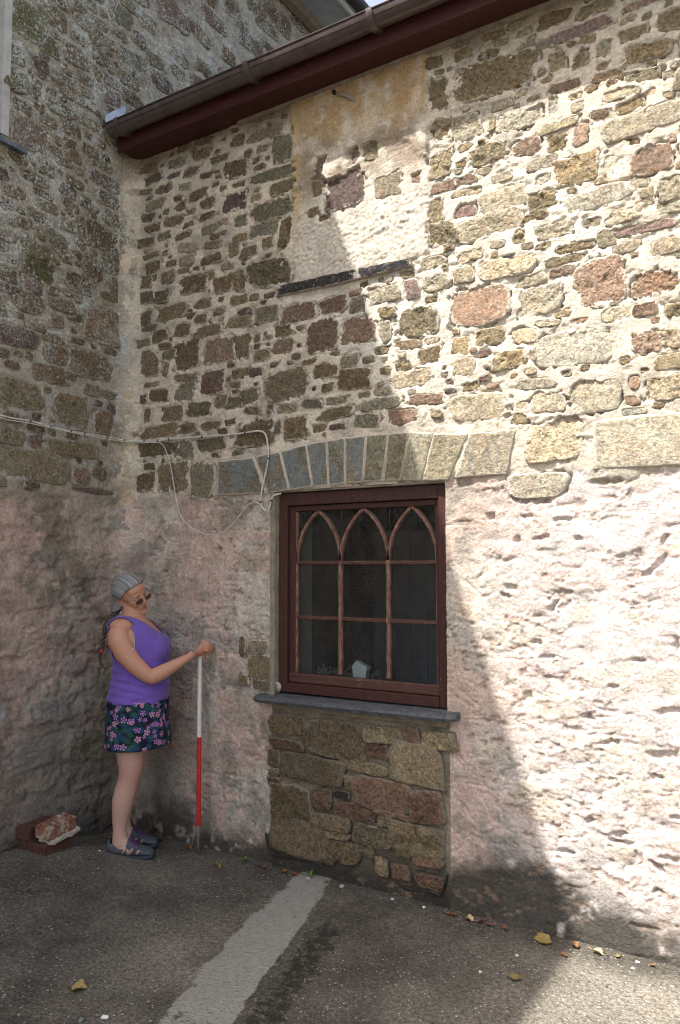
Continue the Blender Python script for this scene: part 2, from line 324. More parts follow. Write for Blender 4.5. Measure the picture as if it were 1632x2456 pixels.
# cavities in the limewashed masonry (region, x, y, w, h, tilt in degrees)
PITS = [(9, 390, 520, 90, 40, 0), (9, 600, 178, 120, 26, 5), (9, 430, 190, 50, 28, 0), (9, 1400, 370, 190, 34, 45), (9, 1450, 200, 80, 30, 60), (9, 1100, 1215, 60, 24, 0), (9, 640, 1005, 100, 24, 5),
        (9, 1440, 1690, 190, 44, 10), (9, 1490, 1380, 130, 34, 10), (9, 505, 1280, 60, 60, 0), (9, 1280, 1030, 80, 24, 0), (9, 690, 640, 30, 90, -30), (9, 860, 185, 44, 34, 0), (9, 500, 30, 80, 26, 0),
        (9, 250, 30, 50, 44, 0), (9, 750, 50, 110, 20, 0), (9, 1070, 1600, 120, 26, 8), (9, 930, 1420, 70, 34, -30), (9, 570, 900, 70, 30, 0), (9, 1540, 920, 20, 100, 0), (9, 360, 580, 70, 20, -10),
        (12, 930, 365, 64, 28, 20), (12, 1150, 460, 80, 28, 25), (12, 1160, 520, 130, 18, 0), (12, 1490, 630, 120, 30, 0), (12, 1420, 860, 60, 24, 0), (12, 770, 585, 120, 20, 0), (12, 1330, 1115, 180, 26, 0),
        (12, 1400, 70, 90, 30, 0), (12, 1540, 350, 60, 24, 0), (12, 1400, 690, 110, 24, -40), (6, 1060, 1560, 190, 26, 0), (6, 610, 1690, 110, 40, 0), (6, 490, 1690, 60, 34, 0), (6, 1000, 1350, 60, 20, 30),
        (6, 800, 1325, 110, 26, 20), (8, 140, 1000, 60, 90, 0), (8, 120, 790, 40, 30, 0), (7, 1130, 410, 60, 30, 0), (7, 480, 250, 60, 80, 0), (7, 1500, 260, 40, 40, 0)]

class Stone:
    __slots__ = ('u', 'v', 'w', 'h', 'c', 'rough', 'tilt', 'quad', 'proud', 'n', 'out')
def to_uv(wall, x, y):
    if wall == 'M': p = PM(x, y); return p[0], p[2]
    p = PL(x, y); return -p[1], p[2]
def digit(wall, table):
    out = []
    for i, txt in table.items():
        for e in txt.replace('\n', '').split(';'):
            if not e.strip(): continue
            a = e.split(); x, y, w, h = map(float, a[:4]); c = a[4]
            s = Stone(); X, Y = rr(i, x, y)
            s.u, s.v = to_uv(wall, X, Y)
            ua = to_uv(wall, X - w / 5.764, Y)[0]; ub = to_uv(wall, X + w / 5.764, Y)[0]
            va = to_uv(wall, X, Y - h / 5.764)[1]; vb = to_uv(wall, X, Y + h / 5.764)[1]
            s.w = abs(ub - ua) * 1.12; s.h = abs(va - vb) * 1.12
            s.rough = c.isupper(); s.c = c.lower()
            if s.u - s.w / 2 < .095 and s.v < 4.15: s.u = .095 + s.w / 2
            s.tilt = R_.uniform(-.07, .07); s.quad = None; s.proud = R_.uniform(-.008, .000); s.n = R_.uniform(2.6, 5)
            out.append(s)
    return out
def quadstone(c, q, proud):
    s = Stone(); P = [to_uv('M', *p) for p in q]; s.quad = P
    s.u = sum(p[0] for p in P) / 4; s.v = sum(p[1] for p in P) / 4
    s.w = max(p[0] for p in P) - min(p[0] for p in P); s.h = max(p[1] for p in P) - min(p[1] for p in P)
    s.c = c; s.rough = False; s.tilt = 0; s.proud = proud; s.n = 8; return s
def inside(s, U, V, grow=0.):
    """normalised radius: 1 at the stone's rim"""
    if s.quad:
        P = s.quad; r = np.zeros_like(U)
        for i in range(4):                                   # clockwise quads (u right, v up)
            a, b = P[i], P[(i + 1) % 4]; ex, ey = b[0] - a[0], b[1] - a[1]; L_ = math.hypot(ex, ey)
            dist = ((U - a[0]) * ey - (V - a[1]) * ex) / L_   # >0 outside? resolved by sign of centre
            dc = ((s.u - a[0]) * ey - (s.v - a[1]) * ex) / L_
            r = np.maximum(r, 1 - dist / dc)
        return r
    ang, rad = polar(s)
    du, dv = U - s.u, V - s.v
    th = np.arctan2(dv, du); r = np.interp(th, ang, rad, period=2 * np.pi)
    return np.hypot(du, dv) / (r + grow)
def outline(s):
    """a broken block: jittered corners, chipped, slightly rounded; local metres"""
    try: return s.out
    except AttributeError: pass
    j = lambda k: R_.uniform(-k, k)
    small = min(s.w, s.h) < .05
    a, b = s.w / 2, s.h / 2; P = []
    for (x, y) in ((-1, -1), (1, -1), (1, 1), (-1, 1)):
        cut = R_.uniform(.08, .55) if R_.random() < (.55 if not small else .8) else R_.uniform(.05, .16)
        x0, y0 = x * a * (1 + j(.13)), y * b * (1 + j(.13))
        c1, c2 = cut * R_.uniform(.5, 1.2) * min(a, b * 2), cut * R_.uniform(.5, 1.2) * b
        q = [(x0 - x * c1, y0 + j(.05) * b), (x0 + j(.05) * a, y0 - y * c2)]
        P += q if (x * y < 0) else q[::-1]
    # chaikin once, then resample
    Q = []
    for i in range(len(P)):
        p, q = P[i], P[(i + 1) % len(P)]
        Q += [(p[0] * .78 + q[0] * .22, p[1] * .78 + q[1] * .22), (p[0] * .22 + q[0] * .78, p[1] * .22 + q[1] * .78)]
    Q = np.array(Q); sh = R_.uniform(-.18, .18); Q[:, 0] += sh * Q[:, 1]
    c, sn = math.cos(s.tilt), math.sin(s.tilt)
    Q = np.stack([Q[:, 0] * c - Q[:, 1] * sn, Q[:, 0] * sn + Q[:, 1] * c], 1)
    th = np.linspace(-np.pi, np.pi, 73)[:-1]
    p = Q; e = np.roll(Q, -1, 0) - Q; d0, d1 = np.cos(th)[:, None], np.sin(th)[:, None]
    den = d0 * e[:, 1] - d1 * e[:, 0]; den = np.where(np.abs(den) < 1e-12, 1e-12, den)
    rq = (p[:, 0] * e[:, 1] - p[:, 1] * e[:, 0]) / den; uq = (p[:, 0] * d1 - p[:, 1] * d0) / den
    R = np.where((rq > 0) & (uq >= -1e-6) & (uq <= 1 + 1e-6), rq, 0).max(1); R[R == 0] = min(a, b)
    sd = R_.uniform(0, 99); X, Y = R * np.cos(th), R * np.sin(th)
    R = R * (1 + .15 * N1(X * 50 + sd, Y * 50 + sd)) + .007 * N2(X * 120 + sd, Y * 120)
    s.out = (th, R); return s.out
def polar(s): return outline(s)

def vary(c, k=.25):
    b = PAL[c]; f = 1 + R_.uniform(-k, k); w = R_.uniform(-.05, .05)
    return [max(.01, b[0] * f * (1 + w)), max(.01, b[1] * f), max(.01, b[2] * f * (1 - w))]

def stone_mesh(stones, to_xyz, joint, lich, segs=34, shade_k=None):
    """one closed face per stone, with a rounded rough arris running back into the wall; several stones may share one mesh"""
    AV = []; AF = []; T = []; RM = []; PT = []; LI = []; JT = []
    prof = [(0, 1.0, 0), (.3, 1.0, 0), (.6, 1., .1), (.80, .97, .4), (.93, .88, .75), (1.0, .4, 1.), (1.02, -2.6, 1.1)]
    for s in stones:
        th = np.linspace(0, 2 * np.pi, segs, endpoint=False) + R_.uniform(0, .2)
        seed = R_.uniform(0, 90)
        if s.quad:
            P = s.quad; per = []
            q = segs // 4
            for i in range(4):
                for k in range(q):
                    t = k / q; per.append((P[i][0] * (1 - t) + P[(i + 1) % 4][0] * t - s.u, P[i][1] * (1 - t) + P[(i + 1) % 4][1] * t - s.v))
            per = np.array(per); per += NP.normal(0, .0012, per.shape); ns = len(per)
        else:
            A_, Rd = outline(s); r_ = np.interp(th, A_, Rd, period=2 * np.pi)
            per = np.stack([r_ * np.cos(th), r_ * np.sin(th)], 1); ns = segs
        hs = .006 if not s.quad else .004
        gx, gy = R_.uniform(-.06, .06), R_.uniform(-.10, .06)
        if s.quad: gx = gy = 0
        amp = .0075 if s.rough else (.0035 if not s.quad else .0012)
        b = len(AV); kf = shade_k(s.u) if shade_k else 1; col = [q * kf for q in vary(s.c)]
        rows = []
        for (sc, hk, rim) in prof:
            if sc == 0: pts = np.zeros((1, 2))
            else: pts = per * sc
            U = s.u + pts[:, 0]; V = s.v + pts[:, 1]
            jj = NP.normal(0, .0012, len(U)) if 0 < sc < 1 else 0
            H = s.proud + hs * hk + amp * (2.2 * N3(U * 30 + seed, V * 30) + 1.6 * N2(U * 75, V * 75 + seed)) * (1 if hk > 0 else 0) + gx * pts[:, 0] + gy * pts[:, 1]
            rows.append((U, V, H, rim))
        idx = []; n0 = b
        for (U, V, H, rim) in rows:
            idx.append(list(range(len(AV), len(AV) + len(U))))
            for k in range(len(U)):
                AV.append(to_xyz(U[k], V[k], H[k])); RM.append(rim)
        nv = len(AV) - b
        T += [col] * nv; PT += [1. if s.rough else .25] * nv
        jc = joint(s.u, s.v); JT += [jc] * nv; LI += [lich(s.u, s.v)] * nv
        for k in range(ns): AF.append((idx[0][0], idx[1][k], idx[1][(k + 1) % ns]))
        for a, c_ in zip(idx[1:-1], idx[2:]):
            for k in range(ns):
                k2 = (k + 1) % ns
                AF.append((a[k], c_[k], c_[k2])); AF.append((a[k], c_[k2], a[k2]))
    return AV, AF, dict(tint=T, rim=RM, pit=PT, lichen=LI, joint=JT)
def to_mesh(name, D):
    V, Fa, at = D
    at = {k: np.array(v, np.float32) for k, v in at.items()}
    return mesh(name, V, np.array(Fa), True, at)

def fill(existing, u0, u1, v0, v1, n, wr, hr, margin, ok=lambda u, v: True, cols='ooobbgryp', tries=6000, cell=.008, blocks=()):
    """small stones packed into the gaps, larger ones first"""
    nu, nv = int((u1 - u0) / cell) + 1, int((v1 - v0) / cell) + 1
    occ = np.zeros((nu, nv), bool)
    UU, VV = np.meshgrid(u0 + (np.arange(nu) + .5) * cell, v0 + (np.arange(nv) + .5) * cell, indexing='ij')
    def stamp(s, g):
        a0 = max(0, int((s.u - s.w / 2 - g - .02 - u0) / cell)); a1 = min(nu, int((s.u + s.w / 2 + g + .02 - u0) / cell) + 1)
        b0 = max(0, int((s.v - s.h / 2 - g - .02 - v0) / cell)); b1 = min(nv, int((s.v + s.h / 2 + g + .02 - v0) / cell) + 1)
        if a1 <= a0 or b1 <= b0: return None
        sl = (slice(a0, a1), slice(b0, b1))
        return sl, inside(s, UU[sl], VV[sl], g if not s.quad else 0) < (1.0 if not s.quad else 1.15)
    for s in existing:
        r = stamp(s, margin * .6)
        if r: occ[r[0]] |= r[1]
    for (a, b, c, d) in blocks: occ[max(0, int((a - u0) / cell)):max(0, int((b - u0) / cell)), max(0, int((c - v0) / cell)):max(0, int((d - v0) / cell))] = True
    out = []
    for t in range(tries):
        if len(out) >= n: break
        k = 1 - t / tries
        s = Stone(); s.w = wr[0] + (wr[1] - wr[0]) * k * R_.uniform(.6, 1.0) ; s.h = hr[0] + (hr[1] - hr[0]) * k * R_.uniform(.5, 1.0)
        s.u = R_.uniform(u0, u1); s.v = R_.uniform(v0, v1); s.n = R_.uniform(2.2, 4); s.tilt = R_.uniform(-.12, .12); s.quad = None
        if not ok(s.u, s.v): continue
        i, j = int((s.u - u0) / cell), int((s.v - v0) / cell)
        if occ[min(i, nu - 1), min(j, nv - 1)]: continue
        r = stamp(s, margin)
        if r is None or occ[r[0]][r[1]].any(): continue
        r2 = stamp(s, 0); occ[r2[0]] |= r2[1]
        s.c = R_.choice(cols); s.rough = R_.random() < .5; s.proud = R_.uniform(-.009, -.001); out.append(s)
    return out
# ---------------------------------------------------------------- masonry surfaces
ZL = 2.02                                    # top of the limewashed lower walling
WIN = (1.168, 2.196, .895, 2.018)            # opening in the low building
INFB = (1.150, 2.205, -.2, .88)
PATCH = (1.275, 2.125, 3.16, 4.30)
LWIN = (.945, 2.0, 3.955, 5.25)

def rampstack(h, s, U, V, amt, depth, rag=.12):
    """sink the bed under a stone so that the stone stands in it with a ragged edge"""
    pass

def lumps(U, V, H, lst, amp):
    for s in lst:
        a = np.searchsorted(U[:, 0], [s.u - s.w * .62, s.u + s.w * .62]); b = np.searchsorted(V[0], [s.v - s.h * .7, s.v + s.h * .7])
        if a[1] <= a[0] or b[1] <= b[0]: continue
        sl = (slice(a[0], a[1]), slice(b[0], b[1])); u, v = U[sl], V[sl]
        r = inside(s, u + .02 * N1(u * 22, v * 22), v + .02 * N2(u * 22, v * 22))
        d = 1 - sst(.80, 1.04, r)
        gx, gy = R_.uniform(-.06, .06), R_.uniform(-.04, .10)
        H[sl] += d * (amp * R_.uniform(.5, 1.2) + gx * (u - s.u) - gy * (v - s.v))
def sink(U, V, H, lst, depth, rag=.16):
    for s in lst:
        a = np.searchsorted(U[:, 0], [s.u - s.w * .75 - .01, s.u + s.w * .75 + .01]); b = np.searchsorted(V[0], [s.v - s.h * .9 - .01, s.v + s.h * .9 + .01])
        if a[1] <= a[0] or b[1] <= b[0]: continue
        sl = (slice(a[0], a[1]), slice(b[0], b[1])); u, v = U[sl], V[sl]
        r = inside(s, u, v) + rag * (N3(u * 17 + s.u * 5, v * 17) * (min(s.w, s.h) > .05) + N1(u * 38 + s.u * 9, v * 38) + .8 * N2(u * 90, v * 90)) * (.3 if s.quad else 1)
        d = 1 - sst(.76, .95, r)
        H[sl] = H[sl] * (1 - d) + d * (s.proud - depth)

def build_grid(us, vs):
    return np.meshgrid(us, vs, indexing='ij')
def grid_mesh(name, U, V, P, keep, attrs):
    nu, nv = U.shape
    I = np.arange(nu * nv).reshape(nu, nv)
    q = np.stack([I[:-1, :-1], I[1:, :-1], I[1:, 1:], I[:-1, 1:]], -1)[keep]
    used = np.zeros(nu * nv, bool); used[q.ravel()] = True
    mp = np.cumsum(used) - 1
    return mesh(name, P.reshape(-1, 3)[used], mp[q], True, {k: a.reshape(-1, *a.shape[2:])[used] for k, a in attrs.items()})
def mixc(a, b, f):
    return a * (1 - f[..., None]) + np.asarray(b, np.float32) * f[..., None]

CREAM = (.60, .518, .405)
def main_tint(U, V):
    T = np.zeros(U.shape + (3,), np.float32) + np.array(CREAM, np.float32)
    n1 = fbm(N1, U, V, 2.2, 4); n2 = fbm(N2, U, V, 6, 4); n3 = fbm(N3, U, V, 22, 3)
    T = mixc(T, (.44, .385, .31), sst(-.05, .45, n2 + .4 * n3))
    T = mixc(T, (.63, .575, .48), sst(.05, .5, -n1 + .5 * n3) * .7)
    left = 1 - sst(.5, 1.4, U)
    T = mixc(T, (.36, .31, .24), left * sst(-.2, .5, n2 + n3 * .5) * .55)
    # drip stained plaster of the blocked opening
    p = sst(PATCH[0] - .02, PATCH[0] + .01, U + .03 * (V - 4.2)) * (1 - sst(PATCH[1] - .01, PATCH[1] + .01, U)) * sst(PATCH[2] - .02, PATCH[2] + .03, V)
    T = mixc(T, (.60, .53, .43), p)
    streak = .7 * fbm(N1, U * 3.4, V * 1.1, 3, 5) + .4 * n1
    och = p * sst(3.62, 4.02, V + .35 * n2 + .16 * streak + .10 * (1 - sst(1.3, 1.45, U)))
    T = mixc(T, (.42, .28, .135), och * sst(-.75, .1, streak + n3 * .6) * .95)
    T = mixc(T, (.27, .215, .16), p * sst(-.25, .15, n2 + .5 * n3) * sst(3.62, 3.72, V + .1 * n2) * (1 - sst(3.80, 3.92, V + .15 * n1)) * .8)
    T = mixc(T, (.50, .36, .18), p * (1 - sst(1.30, 1.37, U + .03 * (V - 4.2))) * sst(3.2, 3.6, V) * sst(-.4, .3, n3 + n2) * .8)
    T = mixc(T, (.20, .165, .12), sst(4.02, 4.22, V + .12 * n2) * (1 - .75 * p) * .75)  # walling darker towards the eaves, mostly outside the plaster
    # limewashed lower walling
    lo = 1 - sst(-.035, .035, V - ZL + .10 * n2 + .05 * n3)
    lo = lo * (1 - (U > INFB[0]) * (U < INFB[1]) * (V < INFB[3]))
    pk = np.zeros_like(T) + np.array((.55, .41, .335), np.float32)
    pk = mixc(pk, (.54, .475, .395), sst(-.12, .22, fbm(N3, U, V, 3.1, 4) + .4 * n3))
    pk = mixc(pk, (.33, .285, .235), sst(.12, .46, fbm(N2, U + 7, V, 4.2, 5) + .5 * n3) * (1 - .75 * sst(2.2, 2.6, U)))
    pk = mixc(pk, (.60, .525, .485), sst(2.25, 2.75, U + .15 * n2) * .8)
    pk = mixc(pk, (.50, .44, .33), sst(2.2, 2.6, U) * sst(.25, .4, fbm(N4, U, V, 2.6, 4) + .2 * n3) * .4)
    dl = (1 - sst(.3, 1.15, U + .25 * n2)) * (1 - sst(.3, 1.4, V + .3 * n1))  # lower left corner: dirt, and deeper shade put into the colour
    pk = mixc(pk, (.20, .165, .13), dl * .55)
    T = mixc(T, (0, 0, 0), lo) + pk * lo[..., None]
    # algae and splash at the foot
    foot = 1 - sst(.04, .30, V - .12 * (n2 + n1) - .07 * n3 - .17 * np.exp(-((U - 2.6) / .35) ** 2) + .10 * sst(2.75, 3.1, U))
    foot = np.maximum(foot, (1 - sst(.05, .16, V + .04 * n3)) * (1 - .45 * sst(2.75, 2.95, U)))
    T = mixc(T, (.055, .050, .040), np.clip(foot * sst(-.45, .10, n3 + n2 + .25) , 0, 1) * .95)
    T = mixc(T, (.34, .33, .29), (1 - sst(.25, .55, V + .2 * n2)) * (1 - foot) * sst(0, .3, n3 + .4 * n2) * (U < 3) * .6)
    # infill below the window: grey-brown new mortar
    inf = (U > INFB[0]) * (U < INFB[1]) * (V < INFB[3])
    mi = np.zeros_like(T) + np.array((.26, .215, .155), np.float32)
    mi = mixc(mi, (.18, .15, .105), sst(-.1, .4, n2 + .4 * n3)); mi = mixc(mi, (.05, .045, .036), 1 - sst(.0, .32, V + .1 * n2))
    T = mixc(T, (0, 0, 0), inf) + mi * inf[..., None]
    # fillet of mortar in the corner
    fil = (1 - sst(.03, .12 - .05 * sst(2.3, 3.2, V).mean() * 0, U + .06 * n3 + .05 * n2 + .05 * sst(2.4, 3.2, V))) * sst(1.9, 2.15, V) * (1 - sst(3.9, 4.15, V))
    T = mixc(T, (.58, .46, .31), fil * .7)
    return T
def joint_main(u, v):
    t = main_tint(np.array([[u]], float), np.array([[v]], float))[0, 0]; return [float(x) * .92 for x in t]
def left_tint(U, V):
    n1 = fbm(N1, U + 31, V, 2.0, 4); n2 = fbm(N2, U + 31, V, 6, 4); n3 = fbm(N3, U + 31, V, 22, 3)
    T = np.zeros(U.shape + (3,), np.float32) + np.array((.36, .315, .24), np.float32)
    T = mixc(T, (.24, .20, .14), sst(-.1, .4, n2 + .5 * n3)); T = mixc(T, (.42, .40, .36), sst(.05, .45, n3 + .6 * n1) * .8)
    T = mixc(T, (.20, .185, .07), sst(.05, .4, n1 + .3 * n2) * sst(3.6, 4.4, V) * sst(.2, .9, U) * .6)
    lo = 1 - sst(-.04, .04, V - ZL + .10 * n2 + .05 * n3)
    pk = np.zeros_like(T) + np.array((.45, .325, .265), np.float32)
    pk = mixc(pk, (.40, .345, .28), sst(-.12, .25, fbm(N3, U + 3, V, 2.6, 4) + .4 * n3))
    pk = mixc(pk, (.235, .19, .145), sst(.02, .42, fbm(N2, U, V + 4, 3.4, 5) + .5 * n3))
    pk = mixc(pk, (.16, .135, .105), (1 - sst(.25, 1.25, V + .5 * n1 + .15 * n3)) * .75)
    pk = mixc(pk, (.36, .37, .37), sst(.16, .26, fbm(N4, U * 1.6, V, 2.4, 4)) * (V < 1.1) * sst(.1, .3, U) * .8)
    T = mixc(T, (0, 0, 0), lo) + pk * lo[..., None]
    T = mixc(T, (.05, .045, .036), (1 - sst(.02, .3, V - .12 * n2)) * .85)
    fil = (1 - sst(.03, .12, np.abs(U) + .06 * n3 + .05 * n2 + .05 * sst(2.4, 3.2, V))) * sst(1.75, 2.1, V) * (1 - sst(3.9, 4.15, V))
    T = mixc(T, (.54, .43, .29), fil * .7)
    return T
def joint_left(u, v):
    t = left_tint(np.array([[u]], float), np.array([[v]], float))[0, 0]; return [float(x) * .95 for x in t]

# ---- stone sets
main_st = digit('M', ST) + [quadstone(c, q, .003 if c != 'k' else .018) for c, q in QUADS]
inf_st = digit('M', INF)
for s in inf_st: s.c = {'o': 'i', 'g': 'i', 'y': 'j', 'd': 'j', 'r': 'h', 'p': 'h', 'b': 'i'}.get(s.c, s.c)
for s in inf_st: s.proud = R_.uniform(.002, .010); s.rough = R_.random() < .4; s.n = R_.uniform(3, 5)
left_st = digit('L', LEFT)
for s in left_st: s.proud += .003
main_out = fill(main_st, 3.25, 6., ZL + .05, 4.15, 60, (.08, .34), (.05, .16), .014)
main_fill = fill(main_st + main_out, .115, 3.6, ZL + .03, 4.2, 520, (.026, .19), (.020, .075), .0065, tries=14000, cols='ooogbyypb', blocks=(PATCH, (1.2, 2.2, 1.9, 2.04)))
left_out = fill(left_st, -2.6, 6., ZL, 6.4, 420, (.07, .32), (.05, .16), .010, ok=lambda u, v: (u > 1.0 or v > 4.6 or u < -.02) and not (LWIN[0] - .06 < u < LWIN[1] and LWIN[2] - .1 < v < LWIN[3]), tries=9000,
                blocks=((LWIN[0] - .05, LWIN[1] + .05, LWIN[2] - .1, LWIN[3] + .05), (-3, -.0, 0, 4.35)), cell=.012, cols='oobbgrp')
left_fill = fill(left_st + left_out, -.0, 1.1, ZL + .03, 6.3, 320, (.03, .17), (.022, .09), .008, tries=9000, blocks=((LWIN[0] - .03, LWIN[1] + .05, LWIN[2] - .06, LWIN[3] + .05), (-.01, .14, 0, 4.25)), cols='ooobbgp')
# stones hidden under limewash: relief only
low_main = fill([], .05, 6., -.1, ZL, 260, (.09, .34), (.06, .19), .004, tries=5000, cell=.012, blocks=((WIN[0] - .03, WIN[1] + .03, WIN[2] - .02, WIN[3]), (INFB[0] - .02, INFB[1] + .02, -1, INFB[3])))
low_left = fill([], .05, 6., -.1, ZL, 260, (.09, .40), (.07, .22), .004, tries=5000, cell=.012)

def fold(U, k=.07): return U
def xyz_main(u, v, h): return (u, -(h + foot_main(u, v)), v)
def foot_main(u, v): return (.0 + .0 * sst(1.2, 2.3, u)) * np.exp(-np.maximum(v, 0) / .22) - .018 * (1 - sst(1.0, 1.15, u)) * (1 - sst(.6, 1.0, v)) + .012 * np.sin(u * 2.3 + v * 1.1) * np.clip(v, 0, 1) * 0
def xyz_left(u, v, h): return (h + .03 * np.exp(-np.maximum(v, 0) / .2), -u, v)

def fine_relief(U, V, H):
    H += .0045 * fbm(N1, U * .8, V * 1.2, 11, 3) + .0030 * fbm(N2, U * .8, V * 1.2, 45, 2) + .007 * fbm(N3, U, V, 3, 3)
    led = fbm(N3, U * .5, V * 1.5, 13, 4); H -= .006 * sst(.20, .26, led) * sst(1.9, 2.1, V)
    rg = 1 - np.abs(fbm(N4, U, V, 9, 4, warp=.4)) * 6          # thin open cracks
    H -= .006 * np.clip(rg, 0, 1) ** 2 * sst(.0, .2, fbm(N2, U, V, 4, 2) + .1)
    return H
def hidden_tint(U, V, T, lst, lo, w):
    """blocks that half show through the worn limewash"""
    RT_ = random.Random(21 + w)
    for s in lst:
        k = RT_.random()
        if k > .62 or s.v < .38: continue
        a = np.searchsorted(U[:, 0], [s.u - s.w * .62, s.u + s.w * .62]); b = np.searchsorted(V[0], [s.v - s.h * .7, s.v + s.h * .7])
        if a[1] <= a[0] or b[1] <= b[0]: continue
        sl = (slice(a[0], a[1]), slice(b[0], b[1])); u, v = U[sl], V[sl]
        r = inside(s, u, v) + .35 * N1(u * 24, v * 24) + .3 * N2(u * 60, v * 60)
        d = (1 - sst(.70, .92, r)) * lo[sl] * RT_.uniform(.25, .6)
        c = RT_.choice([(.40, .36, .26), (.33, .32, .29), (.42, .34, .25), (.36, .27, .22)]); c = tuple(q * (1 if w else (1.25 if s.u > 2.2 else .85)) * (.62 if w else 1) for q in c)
        T[sl] = mixc(T[sl], c, d)
def main_wall():
    us = np.concatenate([np.arange(-.02, 3.5, .0065), np.arange(3.5, 6.05, .04)]); vs = np.arange(-.08, 4.36, .0065)
    U, V = build_grid(us, vs); H = np.zeros_like(U)
    fine_relief(U, V, H)
    lo = 1 - sst(-.05, .05, V - ZL + .08 * fbm(N2, U, V, 6, 3))
    H -= lo * .012
    HL = np.zeros_like(U); lumps(U, V, HL, low_main, .008); HL *= .75
    HL += .005 * fbm(N3, U, V, 5, 2) + .0024 * fbm(N1, U * .8, V * 1.2, 34, 3)
    fl = sst(.26, .31, fbm(N1, U * .8, V * 1.3, 34, 4)) * sst(-.05, .15, fbm(N2, U, V, 3.3, 3)); HL -= .0065 * fl; FL = fl * lo
    cr = np.abs(fbm(N4, U * .6, V * 1.3, 7, 4, warp=.6)); HL -= .009 * (1 - sst(0, .03, cr)) * sst(-.1, .2, fbm(N1, U, V, 3, 2))
    H += HL * lo * .72
    for (g, x, y, w, h, a) in PITS:
        if g == 7 and x < 900: continue
        X, Y = rr(g, x, y); s = Stone(); s.u, s.v = to_uv('M', X, Y); sc = .0021 / 2.882 * 1.15
        s.w, s.h, s.tilt, s.n, s.quad = max(.020, w * sc * .85), max(.016, h * sc * .85), math.radians(a), 2, None
        i0, i1 = np.searchsorted(us, [s.u - .12, s.u + .12]); j0, j1 = np.searchsorted(vs, [s.v - .12, s.v + .12]); sl = (slice(i0, i1), slice(j0, j1))
        r = inside(s, U[sl] + .012 * N1(U[sl] * 60, V[sl] * 60), V[sl] + .012 * N2(U[sl] * 60, V[sl] * 60))
        H[sl] -= .017 * (1 - sst(.7, 1.15, r))
    # plaster of the blocked opening
    p = sst(PATCH[0] - .006, PATCH[0] + .004, U + .03 * (V - 4.2) + .004 * N1(U * 0 + 3, V * 25)) * (1 - sst(PATCH[1] - .004, PATCH[1] + .004, U + .004 * N1(U * 0 + 3, V * 30))) * sst(PATCH[2] - .01, PATCH[2] + .02, V)
    brk = sst(3.70, 3.74, V + .22 * fbm(N1, U, V, 3.2, 4))
    H = H * (1 - .45 * p) + p * (.007 + .010 * brk + .004 * fbm(N3, U, V, 90, 2) * (1 - sst(3.45, 3.6, V)) * 2)
    inf = (U > INFB[0]) * (U < INFB[1]) * (V < INFB[3])
    H = np.where(inf, -.013 + .3 * H, H)
    fil = .075 * np.exp(-(np.maximum(U, 0) / .07) ** 2) * sst(.1, 1.2, V) * (1 + .5 * fbm(N1, U, V, 6, 2))
    H += fil
    sink(U, V, H, main_st + main_out + main_fill, .020, .44); sink(U, V, H, inf_st, .026, .08)
    ft = 1 - sst(.02, .35, V); H = H * (1 - .5 * ft) - .006 * ft
    P = np.stack(xyz_main(U, V, H), -1)
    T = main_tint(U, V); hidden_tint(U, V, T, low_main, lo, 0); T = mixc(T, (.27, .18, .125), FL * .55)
    cu = (us[:-1] + us[1:]) / 2; cv = (vs[:-1] + vs[1:]) / 2; CU, CV = np.meshgrid(cu, cv, indexing='ij')
    keep = ~((CU > WIN[0]) & (CU < WIN[1]) & (CV > WIN[2]) & (CV < WIN[3]))
    lich = (1 - sst(.4, 1.3, U)) * .35 * sst(2, 2.4, V)
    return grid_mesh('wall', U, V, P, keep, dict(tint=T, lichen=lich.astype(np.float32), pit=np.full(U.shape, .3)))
def left_wall():
    us = np.concatenate([np.arange(-2.7, 1.2, .010), np.arange(1.2, 6.05, .03)]); vs = np.arange(-.08, 6.42, .010)
    U, V = build_grid(us, vs); H = np.zeros_like(U)
    fine_relief(U + 31, V, H); H *= 1.35
    lo = 1 - sst(-.05, .05, V - ZL + .08 * fbm(N2, U, V, 6, 3))
    HL = np.zeros_like(U); lumps(U, V, HL, low_left, .010)
    HL += .006 * fbm(N3, U, V, 5, 4) - .004 * np.abs(fbm(N3, U * .85, V * 1.1, 11, 4)) + .0045 * fbm(N1, U * .8, V * 1.2, 38, 2)
    fl = sst(.24, .30, fbm(N1, U * .7, V * 1.15, 24, 4)); HL -= .010 * fl
    cr = np.abs(fbm(N4, U * .7, V * 1.3, 6, 4, warp=.6)); HL -= .008 * (1 - sst(0, .03, cr)) * sst(-.1, .2, fbm(N1, U, V, 3, 2))
    H += (HL * .85 - .014) * lo
    fil = .075 * np.exp(-(np.abs(U) / .07) ** 2) * sst(.1, 1.2, V) * (1 - sst(4.0, 4.2, V)) * (1 + .5 * fbm(N1, U, V, 6, 2))
    H += fil
    sink(U, V, H, left_st + left_out + left_fill, .018, .38)
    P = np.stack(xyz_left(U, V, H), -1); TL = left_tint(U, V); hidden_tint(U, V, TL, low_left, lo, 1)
    cu = (us[:-1] + us[1:]) / 2; cv = (vs[:-1] + vs[1:]) / 2; CU, CV = np.meshgrid(cu, cv, indexing='ij')
    keep = ~((CU > LWIN[0]) & (CU < LWIN[1]) & (CV > LWIN[2]) & (CV < LWIN[3]))
    keep &= ~((CU < -.45) & (CV < 4.2))
    keep = keep[:, ::1]
    lich = (.45 + .75 * sst(2.4, 3.4, V)) * sst(1.9, 2.2, V) + .12
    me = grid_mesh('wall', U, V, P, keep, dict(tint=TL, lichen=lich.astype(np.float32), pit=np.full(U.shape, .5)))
    me.flip_normals()
    return me

